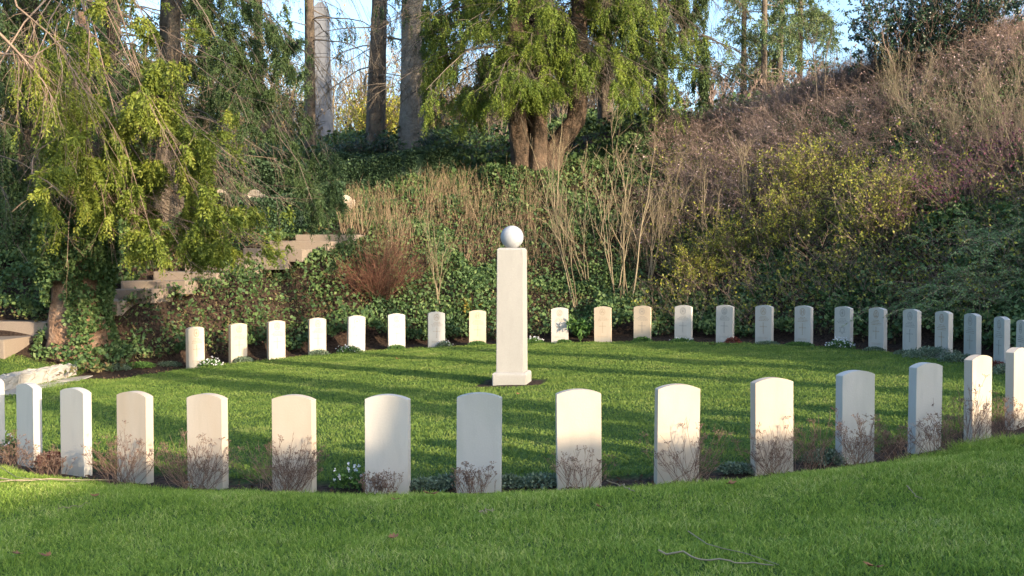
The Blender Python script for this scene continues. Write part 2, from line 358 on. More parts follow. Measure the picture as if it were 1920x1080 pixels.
# ------------------------------------------------------------------ grass
def visible(x, y, z, mx=1.03, lo=1130, hi=-60):
    dy = np.maximum(y, .1); u = x / dy * F_PX; v = (CAM[2] - z) / dy * F_PX + 481
    return (y > .5) & (np.abs(u) < 960 * mx) & (v < lo) & (v > hi)
def blades(acc, P, h, w_, lean=.5):
    n = len(P); a = rng.random(n) * 2 * math.pi; s = np.stack([np.cos(a), np.sin(a), np.zeros(n)], 1)
    d = rng.normal(size=(n, 3)) * lean; d[:, 2] = 1; d = nrm(d); bend = rng.normal(size=(n, 3)) * lean * .7; bend[:, 2] = -.2
    h = h[:, None]; w_ = w_[:, None]
    m = P + d * h * .55; tip = P + d * h + bend * h * .6
    V = np.stack([P - s * w_, P + s * w_, m + s * w_ * .8, m - s * w_ * .8, tip], 1); i = np.arange(n)[:, None] * 5
    acc.add(V.reshape(-1, 3), i + np.array([[0,1,2,3]]), i + np.array([[3,2,4]]), np.repeat(rng.random(n) ** .9, 5))
def scatter(n, x0, x1, y0, y1): return rng.uniform(x0, x1, n), rng.uniform(y0, y1, n)
x, y = scatter(1150000, -8.6, 8.6, 4.6, 13.4)
r = np.hypot(x, y - CY); keep = is_lawn(x, y) & (r > 7.8); x, y = x[keep], y[keep]; z = gz(x, y)
kk = visible(x, y, z, 1.5); x, y, z = x[kk], y[kk], z[kk]
acc = Acc(); n = len(x); hh = (.028 + .03 * rng.random(n)) * (.7 + .7 * vnoise(x, y, .22, 21)) * (1 + .9 * (np.hypot(x - 4.45, y - 9.6) < .45))
edge = (np.abs(np.hypot(x, y - CY) - 7.95) < .12); hh = hh * np.where(edge, 1.5, 1.)
blades(acc, np.stack([x, y, z - .004], 1), hh, .0022 + .0013 * rng.random(n), .65)
print('front grass', n)
o = acc.build('lawn_grass', M['grass']); tag(o, 'rough mown lawn on the near bank in front of the headstones', 'grass', kind='stuff')
x, y = scatter(640000, -10.6, 7.6, 8.9, 24.6)
r = np.hypot(x, y - CY); keep = is_lawn(x, y) & ((r < 7.4) | ((x < -4) & (y > 12))); x, y = x[keep], y[keep]; z = gz(x, y)
kk = visible(x, y, z, 1.5); x, y, z = x[kk], y[kk], z[kk]; n = len(x)
acc = Acc(); hh = (.022 + .022 * rng.random(n)) * (.7 + .7 * vnoise(x, y, .3, 22)); edge = np.abs(np.hypot(x, y - CY) - 7.2) < .1; hh = hh * np.where(edge, 1.4, 1.)
blades(acc, np.stack([x, y, z - .003], 1), hh, .0035 + .0025 * rng.random(n), .6)
print('inner grass', n)
o = acc.build('inner_lawn_grass', M['grass_in']); tag(o, 'smooth mown lawn inside the ring of headstones', 'grass', kind='stuff')

# ------------------------------------------------------------------ solid pieces
def bm_obj(name, bm, m, parent=None, loc=None, rotz=0, smooth=False, bevel=None):
    bm.normal_update()
    me = bpy.data.meshes.new(name); bm.to_mesh(me); bm.free(); me.materials.append(m)
    if smooth: me.polygons.foreach_set('use_smooth', [True] * len(me.polygons))
    o = link(bpy.data.objects.new(name, me), parent)
    if loc is not None: o.location = [float(c) for c in loc]
    o.rotation_euler = (0, 0, rotz)
    return o
def add_box(bm, x0, x1, y0, y1, z0, z1, tx=1., ty=None, bev=0, seg=2):
    ty = tx if ty is None else ty
    cx, cy = (x0 + x1) / 2, (y0 + y1) / 2
    vs = [bm.verts.new((x, y, z0)) for x, y in ((x0,y0),(x1,y0),(x1,y1),(x0,y1))] + \
         [bm.verts.new((cx + (x - cx) * tx, cy + (y - cy) * ty, z1)) for x, y in ((x0,y0),(x1,y0),(x1,y1),(x0,y1))]
    fs = [bm.faces.new([vs[i] for i in f]) for f in ((3,2,1,0),(4,5,6,7),(0,1,5,4),(1,2,6,5),(2,3,7,6),(3,0,4,7))]
    if bev:
        es = list({e for f in fs for e in f.edges})
        bmesh.ops.bevel(bm, geom=es, offset=bev, segments=seg, affect='EDGES', profile=.6)
    return fs
def stone_slab(wd, ht, th, sag, under=.15, n=10, bev=.006):
    bm = bmesh.new(); pts = [(-wd/2, -under), (wd/2, -under)]
    R = (wd * wd / 4 + sag * sag) / (2 * sag); a0 = math.asin(wd / 2 / R)
    for i in range(n + 1):
        a = a0 - 2 * a0 * i / n; pts.append((R * math.sin(a), ht - R + R * math.cos(a)))
    f = [bm.verts.new((x, -th/2, z)) for x, z in pts]; b_ = [bm.verts.new((x, th/2, z)) for x, z in pts]
    ff = bm.faces.new(f); bf = bm.faces.new(b_[::-1]); m = len(pts)
    for i in range(m): bm.faces.new([f[(i+1) % m], f[i], b_[i], b_[(i+1) % m]])
    es = set(ff.edges) | set(bf.edges)
    for i in (0, 1, 2, m - 1): 
        for e in f[i].link_edges:
            if e.other_vert(f[i]) is b_[i]: es.add(e)
    bmesh.ops.bevel(bm, geom=list(es), offset=bev, segments=2, affect='EDGES', profile=.6)
    return bm
def strip(bm, x0, z0, x1, z1, wd, y):
    d = Vector((x1 - x0, 0, z1 - z0)); L = d.length; d.normalize(); s = Vector((-d.z, 0, d.x)) * wd / 2
    a = Vector((x0, 0, z0)); b_ = Vector((x1, 0, z1)); t = .0016
    lo = [a - s, b_ - s, b_ + s, a + s]
    vf = [bm.verts.new((p.x, y - t, p.z)) for p in lo]; vb = [bm.verts.new((p.x, y + .002, p.z)) for p in lo]
    bm.faces.new(vf)
    for i in range(4): bm.faces.new([vf[(i+1) % 4], vf[i], vb[i], vb[(i+1) % 4]])
def ring_marks(bm, cx, cz, r, y, wd=.006, n=18, sz=1.15):
    for i in range(n):
        a, b_ = 2 * math.pi * i / n, 2 * math.pi * (i + .9) / n
        strip(bm, cx + r * math.cos(a), cz + r * sz * math.sin(a), cx + r * math.cos(b_), cz + r * sz * math.sin(b_), wd, y)

hg_far = 'headstones at the foot of the ivy bank'; hg_near = 'headstones of the near side seen from behind'
TH_ = .09
def headstone(p, m, label, group, marks=None, cm=None, badge=0, lean=0., seed=0, h=.80):
    ang = math.atan2(p[0], p[1] - CY)      # outward azimuth
    o_ = empty('headstone', (p[0], p[1], p[2] - .02), label, 'headstone', group)
    o_.rotation_euler = (lean * .6, lean, -ang)
    # local -y faces the centre of the ring (the carved face)
    s = bm_obj('slab', stone_slab(.38, h, TH_, .038, bev=.005), M[m], o_)
    if marks:
        r = np.random.default_rng(seed); y = -TH_ / 2; cm = M[cm]
        bm = bmesh.new(); ring_marks(bm, 0, h - .125, .062, y, .007)
        ring_marks(bm, 0, h - .125, .045, y, .004, 14)
        k = badge % 4
        if k == 0: strip(bm, 0, h - .165, 0, h - .085, .010, y); strip(bm, -.025, h - .115, .025, h - .135, .008, y); strip(bm, -.025, h - .135, .025, h - .115, .007, y)
        elif k == 1: ring_marks(bm, 0, h - .125, .022, y, .008, 8); strip(bm, -.04, h - .165, .04, h - .165, .009, y); strip(bm, -.012, h - .10, .012, h - .09, .01, y)
        elif k == 2: strip(bm, -.03, h - .15, 0, h - .09, .009, y); strip(bm, .03, h - .15, 0, h - .09, .009, y); strip(bm, -.02, h - .14, .02, h - .14, .008, y)
        else: strip(bm, -.02, h - .16, -.02, h - .09, .01, y); strip(bm, .02, h - .16, .02, h - .09, .01, y); strip(bm, -.02, h - .125, .02, h - .125, .01, y)
        strip(bm, -.02, h - .055, .02, h - .055, .010, y)
        bm_obj('badge', bm, cm, s)
        bm = bmesh.new()
        for row, (zz_, hw) in enumerate(((h - .235, .07), (h - .262, .10), (h - .289, .13), (h - .316, .12))):
            x = -hw * (.75 + .25 * r.random())
            while x < hw:
                l = r.uniform(.012, .03); strip(bm, x, zz_, min(x + l, hw + .005), zz_, .007 + .004 * r.random(), y); x += l + r.uniform(.006, .014)
        bm_obj('inscription', bm, cm, s)
        if r.random() > .35:
            bm = bmesh.new()
            for zz_ in (.12, .14):
                x = -.11
                while x < .1: l = r.uniform(.01, .025); strip(bm, x, zz_, x + l, zz_, .005, y); x += l + .01
            bm_obj('epitaph', bm, cm, s)
        bm = bmesh.new()
        if marks == 'cross':
            for dx in (-.006, .006): strip(bm, dx, h - .36, dx, h - .58, .0035, y)
            for dz in (-.006, .006): strip(bm, -.075, h - .44 + dz, .075, h - .44 + dz, .0035, y)
            strip(bm, -.013, h - .36, .013, h - .36, .004, y); strip(bm, -.013, h - .58, .013, h - .58, .004, y)
            for sx in (-.075, .075): strip(bm, sx, h - .452, sx, h - .428, .004, y)
            bm_obj('cross', bm, cm, s)
        else:
            R_ = .085; cz = h - .45
            for rot in (90, -90):
                pts = [(R_ * math.cos(math.radians(rot + 120 * i)), cz + R_ * math.sin(math.radians(rot + 120 * i))) for i in range(3)]
                for i in range(3): strip(bm, *pts[i], *pts[(i + 1) % 3], .006, y + (.0002 if rot > 0 else 0))
            bm_obj('star', bm, cm, s)
    return o_

far = [ # px, stone, carving, label
 (365,'st_cream','carve_t','cream headstone with tan stained panel, leftmost of the far row, beside white flowers'),
 (445,'st_tan','carve','warm tan headstone above a grey-green cushion, second from the left of the far row'),
 (517,'st_cream','carve','cream headstone with brown line across its middle, third from the left of the far row'),
 (594,'st_cream','carve','smooth cream headstone behind a low green mound, fourth from the left of the far row'),
 (667,'st_white','carve','pale headstone with white flowers at its left foot, below the red-brown bush'),
 (743,'st_white','carve_t','pale headstone with an orange stain low on its face, right below the red-brown twiggy bush'),
 (818,'st_white','carve_t','pale headstone in front of the thin pale sapling stems, small lilac flowers at its foot'),
 (895,'st_tan','carve','warm tan headstone with round badge, under the yellow fern left of the pillar'),
 (972,'st_white','carve_g','pale headstone almost wholly hidden behind the tall pillar, only its right edge showing'),
 (1050,'st_white','carve_t','pale sunlit headstone with a tall cross, first clear one right of the pillar'),
 (1131,'st_tan','carve','yellowish headstone with a round badge and small cross, second right of the pillar'),
 (1205,'st_tan','carve_g','headstone with yellow sunlit top and grey shaded foot, third right of the pillar'),
 (1282,'st_white','carve_g','grey-white shaded headstone with a clear cross and small white flowers at its foot'),
 (1360,'st_white','carve_g','grey-white shaded headstone with a dark red plant at its right foot'),
 (1434,'st_white','carve_t','grey-white headstone with stained lettering, right of the one with the dark red plant'),
 (1508,'st_white','carve_t','grey-white headstone with stained badge, directly left of the one carved with a star'),
 (1583,'st_white','carve_g','grey-white headstone carved with a six-pointed star above white flowers'),
 (1647,'st_white','carve_t','shaded headstone with brown stained badge and lettering, directly right of the one with the star'),
 (1711,'st_white','carve_g','plain pale headstone left of the large grey-green plant in the far row'),
 (1771,'st_white','carve_t','shaded headstone standing in the large grey-green plant, brown stain on its lettering'),
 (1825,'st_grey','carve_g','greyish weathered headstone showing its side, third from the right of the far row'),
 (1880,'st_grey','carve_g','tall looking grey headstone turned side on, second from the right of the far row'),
 (1921,'st_white','carve_g','shaded headstone of the far row cut by the right edge of the photo')]
for i, (px, m, cm, lab) in enumerate(far):
    p = ring_hit(px, RING, True)
    headstone(p, m, lab, hg_far, 'star' if px == 1583 else 'cross', cm, i, rng.normal() * .006, i)
near = [
 (-13,'st_white','headstone at the left edge of the photo, only its sunlit right edge showing'),
 (51,'st_white','narrow edge-on pale headstone, second from the left of the front row'),
 (139,'st_white','white headstone with a bright right side, third from the left of the front row'),
 (250,'st_cream','cream headstone with a small rusty spot on its top left corner, front row left'),
 (387,'st_cream','broad cream headstone with dried stems at left, fifth from the left of the front row'),
 (550,'st_cream','broad sunlit cream headstone with a tall dried umbel plant in front of its whole foot'),
 (726,'st_white','headstone crossed by a slanting shadow, its upper left sunlit, beside small white flowers'),
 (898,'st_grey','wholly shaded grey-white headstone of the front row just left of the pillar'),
 (1086,'st_cream','cream headstone right of the pillar, sunlit above a round dried tuft'),
 (1270,'st_cream','cream headstone with greyish left side, sunlit top and tall dried stems at its right'),
 (1450,'st_cream','smooth peach headstone with sharp shade line across its lower half, front row right'),
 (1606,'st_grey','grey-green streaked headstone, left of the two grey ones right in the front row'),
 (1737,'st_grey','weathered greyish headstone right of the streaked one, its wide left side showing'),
 (1837,'st_cream','sunlit cream headstone showing a grey left side, near the right end of the front row'),
 (1909,'st_cream','sunlit cream headstone cut by the right edge of the photo in the front row')]
for i, (px, m, lab) in enumerate(near):
    p = ring_hit(px, RING, False) + np.array([0, 0, .035]); headstone(p, m, lab, hg_near, lean=rng.normal() * .008)

# pillar
pz = float(gz(0, CY)) - .02
pl = empty('memorial_pillar', (0, CY, pz), 'tall pale stone pillar topped with a grey ball, standing in the middle of the lawn', 'memorial')
pl.rotation_euler = (0, 0, math.radians(-10))
bm = bmesh.new(); add_box(bm, -.265, .265, -.265, .265, -.2, .19, bev=.0); 
bmesh.ops.bevel(bm, geom=[e for e in bm.edges if all(v.co.z > .1 for v in e.verts)], offset=.045, segments=4, affect='EDGES', profile=.5)
bmesh.ops.bevel(bm, geom=[e for e in bm.edges if abs(e.verts[0].co.z - e.verts[1].co.z) > .15], offset=.015, segments=2, affect='EDGES')
bm_obj('plinth', bm, M['pillar'], pl)
bm = bmesh.new(); add_box(bm, -.212, .212, -.212, .212, .17, 2.10, tx=.945)
bmesh.ops.bevel(bm, geom=[e for e in bm.edges if all(v.co.z > 2 for v in e.verts)], offset=.032, segments=3, affect='EDGES', profile=.3)
bmesh.ops.bevel(bm, geom=[e for e in bm.edges if abs(e.verts[0].co.z - e.verts[1].co.z) > 1], offset=.008, segments=2, affect='EDGES')
bm_obj('shaft', bm, M['pillar'], pl)
bm = bmesh.new(); bmesh.ops.create_uvsphere(bm, u_segments=48, v_segments=32, radius=.178)
for v in bm.verts: v.co.z += 2.265
bm_obj('ball', bm, M['ball'], pl, smooth=True)

# ------------------------------------------------------------------ steps, low wall, paving
st = empty('stone_steps', (-8.2, 22.5, 1.3), 'worn mossy stone steps climbing the ivy bank behind the left tree', 'steps')
def step_obj(x, y, z, wd, dp, hh_, rot):
    bm = bmesh.new(); add_box(bm, -wd / 2, wd / 2, 0, dp, -hh_, 0, bev=.02)
    sw = rng.normal(size=2) * .012
    for v in bm.verts: v.co.z += sw[0] * v.co.x / wd * 2 + sw[1] * v.co.x ** 2
    bm_obj('step', bm, M['step'], st, (x + 8.2, y - 22.5, z - 1.3), rot)
for k_ in range(-2, 7):
    x = -7.6 + .5 * k_; y = 22.9 + .6 * k_ - .35; z = 1.45 + .175 * k_
    step_obj(x, y, z, 1.5, .98, .30, math.radians(-12) + rng.normal() * .02)
step_obj(-9.9, 20.7, .74, 2.6, 1.8, .5, math.radians(-8))
step_obj(-10.6, 19.7, .42, 2.6, 1.3, .5, math.radians(-8))

wl = empty('low_stone_wall', (-8.3, 17.5, -.25), 'low rough stone kerb wall at the left edge by the ring entrance', 'wall')
def rough_block(name, L, wd, h, loc, rot, parent, amp=.014):
    bm = bmesh.new(); add_box(bm, -wd/2, wd/2, 0, L, -.2, h, bev=.02)
    bmesh.ops.subdivide_edges(bm, edges=[e for e in bm.edges if e.calc_length() > .2], cuts=6, use_grid_fill=True)
    for v in bm.verts: v.co += Vector(rng.normal(size=3) * amp)
    return bm_obj(name, bm, M['wallst'], parent, loc, rot)
zc = -.25
pts = [(-8.55, 16.2), (-8.47, 17.0), (-8.38, 17.8), (-8.27, 18.6), (-8.12, 19.5)]
for i in range(len(pts) - 1):
    (x0, y0), (x1, y1) = pts[i], pts[i+1]
    rough_block('wall_stone', math.hypot(x1-x0, y1-y0) - .008, .34, .13 + .10, (x0 + 8.3, y0 - 17.5, 0), -math.atan2(x1 - x0, y1 - y0), wl)
pv = empty('stone_paving', (-7.9, 18, -.2), 'flat stone slabs let into the grass beside the low wall', 'paving')
for i, (x, y, L, wd) in enumerate(((-8.0, 16.9, .9, .45), (-7.95, 17.85, .8, .5), (-7.85, 18.7, .8, .42))):
    bm = bmesh.new(); add_box(bm, -wd/2, wd/2, 0, L, -.1, .0, bev=.01)
    bm_obj('slab', bm, M['wallst'], pv, (x + 7.9, y - 18, float(gz(x, y)) + .2 + .022), rng.normal() * .05)

# far monument
op = pix(603, 276, 50)
ob = empty('stone_obelisk', (op[0], op[1], float(gz(op[0], op[1]))), 'tall grey stone obelisk standing on the terrace behind the trees', 'monument')
bm = bmesh.new(); add_box(bm, -1.1, 1.1, -1.1, 1.1, -.5, .18, bev=.03); add_box(bm, -.75, .75, -.75, .75, .18, .45, tx=.72, bev=.02); bm_obj('base', bm, M['obel'], ob)
bm = bmesh.new()
zz0 = .45; w0 = .50
for i, hh_ in enumerate((.75, .78, .80, .78, .80, .78, .75, .6)):
    w1 = w0 - .022
    add_box(bm, -w0, w0, -w0, w0, zz0, zz0 + hh_ - .012, tx=w1 / w0, bev=.012); zz0 += hh_; w0 = w1
add_box(bm, -w0, w0, -w0, w0, zz0, zz0 + .3, tx=.35, bev=.01)
bm_obj('shaft', bm, M['obel'], ob)
# rounded headstones on the terrace
for px, py, D, sc, lab in ((414,368,28.6,1,'small round-topped stone grave marker on the terrace, left of the pair above the clipped hedge'),
                     (478,368,28.6,1.15,'larger round-topped stone grave marker right of its neighbour above the clipped hedge'),
                     (648,378,29.2,1.1,'stone grave marker half hidden behind the drooping spruce branch')):
    p = pix(px, py, D); t = empty('grave_marker', (p[0], p[1], p[2] - .55), lab, 'headstone', 'rounded grave markers on the terrace')
    bm = bmesh.new(); W = .46 * sc; add_box(bm, -W/2, W/2, -.07, .07, -.1, .60, bev=.01); bm_obj('shoulder', bm, M['st_cream'], t)
    bm = stone_slab(.30 * sc, .73, .13, .14 * sc, under=-.605, bev=.01); bm_obj('rounded_top', bm, M['st_cream'], t)

# ------------------------------------------------------------------ ivy and ground cover
def surf_normal(x, y):
    e = .15; return nrm(np.stack([-(gz(x+e,y)-gz(x-e,y))/(2*e), -(gz(x,y+e)-gz(x,y-e))/(2*e), np.ones_like(x)], 1))
def cover(name, label, cat, m, n, box, size, cond, thick=.18, wid=.85, extra=None, lump=.35, seed=1):
    x, y = scatter(n, *box); z = gz(x, y); N_ = surf_normal(x, y); lm = vnoise(x, y, .55, seed) * vnoise(x, y, 1.9, seed + 1) * 2
    off = (lm * lump + thick * rng.random(n) ** .6)[:, None]; P = np.stack([x, y, z], 1) + N_ * off
    kp = cond(x, y, z) & visible(P[:,0], P[:,1], P[:,2], 1.35); P, N_ = P[kp], N_[kp]; n = len(P)
    d = rvec(n) + N_ * .5 + np.array([0, 0, -.5]); a = Acc()
    leaves(a, P, d, size * (.45 + 1.25 * rng.random(n) ** 1.5), wid, tilt=nrm(N_ + rng.normal(size=(n, 3)) * .45 + np.array([.0,-.5,.2])) if False else None)
    if extra: extra(a, P, N_)
    o = a.build(name, M[m]); print(name, n); return tag(o, label, cat, kind='stuff')
def onsteps(x, y):
    tt = np.clip(((x + 8.2) * .5 + (y - 22.5) * .6) / .61, -3.2, 8); cx_ = -7.85 + .5 * tt; cy_ = 22.5 + .6 * tt + .5
    TT = ((x + 7.6) * .5 + (y - 22.9) * .6) / .781; PP = ((x + 7.6) * .6 - (y - 22.9) * .5) / .781; return ((np.abs(PP + .1 * np.sin(TT * 5) + .1) < .62) & (TT > -2) & (TT < 6)) | ((x < -8.7) & (y > 19.6) & (y < 20.7) & (x > -12.5))
def outer(x, y): return (np.hypot(x, y - CY) > 8.15)
def dryzone(x, y):
    return ((vnoise(x, y, .9, 31) > .62) | ((np.hypot((x + 7.2), (y - 20.9)) < 2.1) & (vnoise(x, y, .5, 32) > .2)))
def c_ivy(x, y, z): return outer(x, y) & ((y > 15.5) | ((x > 7.6) & (y > 11.5))) & ~is_lawn(x, y) & ~onsteps(x, y) & (z < 7.5) & (~dryzone(x, y) | (rng.random(len(x)) < .25)) & (np.hypot(x, y - CY) > 8.12 + .12 * vnoise(x, y, .4, 19))
def c_dry(x, y, z): return outer(x, y) & (y > 15.5) & ~is_lawn(x, y) & ~onsteps(x, y) & dryzone(x, y) & (z < 6)
cover('ivy', 'dark glossy ivy blanketing the bank behind the far headstones', 'ivy', 'ivy', 980000, (-15, 16, 11, 34), .068, c_ivy)
cover('ground_cover', 'dry brown and olive ground cover in patches among the ivy', 'ground cover', 'ivy_dry', 150000, (-12, 12, 17, 33), .07, c_dry, thick=.12, wid=.5, lump=.25)
cover('terrace_ivy', 'sparse dark ivy and leaf litter on the terrace under the trees', 'ground cover', 'ivy', 90000, (-22, 12, 32, 60), .12, lambda x, y, z: (z > 3) & (vnoise(x, y, 1.2, 41) > .35), lump=.5)
# bed litter
x, y = scatter(60000, -9, 9, 8, 25); kp = in_bed(x, y); x, y = x[kp], y[kp]; n = len(x); a = Acc(); P = np.stack([x, y, gz(x, y) - .02 + .015 * rng.random(n)], 1)
leaves(a, P, rvec(n) * np.array([1, 1, .3]), .02 + .03 * rng.random(n), .5); tag(a.build('leaf_litter', mat('brown_litter', [(.03,.02,.013),(.08,.05,.03),(.16,.10,.06)], .9)), 'brown leaf litter and soil crumbs in the planting bed round the ring', 'leaf litter', kind='stuff')

# hedges
def hedge(label, pts, wd, hh_, n, size=.07):
    """pts: list of world (x,y); clipped hedge following them"""
    base = (pts[0][0], pts[0][1], float(gz(*pts[0])))
    t = empty('clipped_hedge', base, label, 'hedge', 'clipped ivy hedges on the terrace'); B = np.array(base)
    L = resample(np.array([(p[0], p[1], 0) for p in pts]), 24); L[:, 2] = gz(L[:, 0], L[:, 1])
    a = Acc(); tt = rng.random(n) * 23 * .9999; i = tt.astype(int); f = (tt - i)[:, None]; c = L[i] * (1 - f) + L[i + 1] * f
    dr = nrm(L[i+1] - L[i]); sd = np.stack([dr[:,1], -dr[:,0], np.zeros(n)], 1)
    top = rng.random(n) < wd / (wd + 1.6 * hh_); s_ = np.where(rng.random(n) < .75, 1, -1)
    off = np.where(top, rng.uniform(-.5, .5, n), .5 * s_) * wd; zz_ = np.where(top, hh_, rng.random(n) * hh_)
    P = c + sd * off[:, None]; P[:, 2] += zz_; P += rng.normal(size=(n, 3)) * .035
    d = rvec(n) + sd * (off / wd)[:, None] * 1.2; leaves(a, P, d, size * (.6 + .8 * rng.random(n)), .8)
    a.build('foliage', M['hedge'], t, origin=B)
    a = Acc(); k = 24; dd = nrm(np.gradient(L, axis=0)); sd = np.stack([dd[:,1], -dd[:,0], np.zeros(k)], 1) * (wd / 2 - .07); V = []
    for s1, h1 in ((-1, -.3), (1, -.3), (1, hh_ - .07), (-1, hh_ - .07)): V.append(L + sd * s1 + np.array([0, 0, h1]))
    V = np.stack(V, 1); idx = np.arange(k * 4).reshape(k, 4); A, Bq = idx[:-1], idx[1:]
    a.add(V.reshape(-1, 3), np.concatenate([np.stack([A, np.roll(A, -1, 1), np.roll(Bq, -1, 1), Bq], -1).reshape(-1, 4), [idx[0], idx[-1]]]), None, 0.)
    a.build('dense_core', M['hedge'], t, origin=B)
def XY(px, D): return ((px - 960) / F_PX * D, D)
hedge('dark clipped ivy hedge above the steps, in front of the grave markers', [XY(385, 27.4), XY(470, 27.2), XY(560, 27.6), XY(625, 28.6)], .8, 1.15, 26000)
hedge('long dark clipped hedge on the terrace behind the grave markers', [XY(380, 32.5), XY(500, 32), XY(640, 31.6), XY(770, 31.8), XY(830, 33)], .9, 1.0, 26000)
hedge('low dark hedge strip along the top of the terrace near the trunks', [XY(420, 36), XY(600, 35.5), XY(800, 35.5)], .7, .45, 12000)

# ------------------------------------------------------------------ woody plants
def twiggy(base, n, L, spread, k=5, wob=.06, bend=None, rad=.006, side=4, sideL=.35, sub=0, r0=.05, up=1., a=None, a2=None, tipleaf=None, R=None):
    """a clump of stems with side twigs; returns accumulators and the outer twig paths"""
    a = a or Acc(); base = np.asarray(base, float).reshape(-1, 3)
    B = np.repeat(base, n, 0); N_ = len(B); B = B + rng.normal(size=(N_, 3)) * np.array([r0, r0, 0])
    d = rng.normal(size=(N_, 3)) * spread; d[:, 2] = up; Ls = L * (.55 + .6 * rng.random(N_))
    P = arcs(B, d, Ls, k, bend, wob); rd = rad * (.7 + .6 * rng.random(N_))[:, None] * np.linspace(1, .35, k)[None]
    tubes(a, P, rd, 3, R=None if R is None else R * np.ones(N_)); out = P
    if side:
        m = N_ * side; i = np.repeat(np.arange(N_), side); q_, tg = along(P, i, rng.uniform(.25, .98, m))
        dd = tg + rvec(m) * .8 + np.array([0, 0, .25]); P2 = arcs(q_, dd, Ls[i] * sideL * (.4 + .8 * rng.random(m)), 3, None, wob)
        tubes(a, P2, (rad * .45) * np.linspace(1, .5, 3)[None] * np.ones((m, 1)), 3); out = P2
        if sub:
            m2 = m * sub; j = np.repeat(np.arange(m), sub); q_, tg = along(P2, j, rng.uniform(.2, 1, m2))
            P3 = arcs(q_, tg + rvec(m2) * .9, Ls[i][j] * sideL * .4 * (.4 + .8 * rng.random(m2)), 3, None, wob)
            tubes(a, P3, rad * .28, 3); out = P3
    return a, out
def thing_plant(name, label, cat, base, parts, group=None):
    t = empty(name, base, label, cat, group)
    for pn, acc_, m in parts: acc_.build(pn, M[m], t, origin=np.array(base))
    return t

# thicket of brown twigs on the right hill
def area(n, cond, box):
    x, y = scatter(n * 4, *box); z = gz(x, y); kp = cond(x, y, z); x, y, z = x[kp][:n], y[kp][:n], z[kp][:n]; return np.stack([x, y, z - .02], 1)
def pxpy(x, y, z): return x / y * F_PX + 960, 481 + (CAM[2] - z) / y * F_PX
def c_thick(x, y, z):
    u, v = pxpy(x, y, z + .5); lim = 330 + 60 * vnoise(x, y, 1.0, 51) + np.clip((1450 - u) * .35, 0, 90)
    return (u > 1230) & (u < 2000) & (v < lim) & (y > 17) & (y < 34)
B = area(900, c_thick, (3, 17, 17, 34)); a, out = twiggy(B, 7, 1.0, .85, 5, .16, np.array([0, 0, -.25]), .007, 6, .5, 3, .25)
o = a.build('bramble_thicket', M['bramble']); tag(o, 'tangled brown bare bramble thicket covering the right hillside', 'thicket', kind='stuff')
m = len(out); i = rng.integers(0, m, 20000); q_, tg = along(out, i, rng.uniform(.5, 1, len(i))); a = Acc(); leaves(a, q_, rvec(len(i)), .022 + .03 * rng.random(len(i)), .9)
tag(a.build('seed_heads', M['pinkdot']), 'pale pinkish seed heads dotted through the hillside thicket', 'seed heads', kind='stuff')
# ivy-lower tangle on the right (fine dark twigs and scattered green leaves between the shrubs)
def c_low(x, y, z):
    u, v = pxpy(x, y, z + .3); return (u > 1235) & (u < 1990) & (v > 300) & (v < 600) & (np.hypot(x, y - CY) > 8.7)
B = area(520, c_low, (0, 14, 17, 31)); a, out = twiggy(B, 6, .75, .8, 4, .15, None, .005, 5, .5, 1, .2)
tag(a.build('hillside_undergrowth', M['bramble']), 'dark twiggy undergrowth on the lower slope between the leafy shrubs', 'undergrowth', kind='stuff')
i = rng.integers(0, len(out), 26000); q_, tg = along(out, i, rng.uniform(.2, 1, len(i))); a = Acc(); leaves(a, q_, rvec(len(i)), .035 + .04 * rng.random(len(i)), .7, R=np.clip(rng.normal(.25, .2, len(i)), 0, 1))
tag(a.build('undergrowth_leaves', M['yellow']), 'scattered olive leaves caught in the twiggy undergrowth', 'leaves', kind='stuff')

# straw stems on the centre bank
def c_straw(x, y, z):
    u, v = pxpy(x, y, z); w1 = ((u > 640) & (u < 860) & (v > 395) & (v < 450)) | ((u > 860) & (u < 1010) & (v > 380) & (v < 520)) | ((u > 760) & (u < 1000) & (v > 360) & (v < 420))
    w2 = (u > 1000) & (u < 1260) & (v > 400) & (v < 590) & (vnoise(x, y, .8, 61) > .62); w3 = (u > 720) & (u < 960) & (v > 430) & (v < 560) & (vnoise(x, y, .7, 62) > .55)
    return (w1 | w2 | w3) & (y > 22)
B = area(430, c_straw, (-6, 5, 24, 33)); a, out = twiggy(B, 5, .85, .22, 4, .05, None, .007, 2, .3, 0, .12)
tag(a.build('dry_stems', M['straw']), 'upright straw coloured dead stems standing on the middle of the bank', 'dry stems', kind='stuff')
# left dark stems by the upper bank
def c_lst(x, y, z):
    u, v = pxpy(x, y, z); return (u > -40) & (u < 130) & (v > 440) & (v < 520)
B = area(120, c_lst, (-14, -8, 20, 30)); a, out = twiggy(B, 6, .8, .2, 4, .05, None, .006, 2, .3, 0, .12)
tag(a.build('brown_stems', M['bramble']), 'brown upright stems on the ivy bank left of the big tree', 'dry stems', kind='stuff')

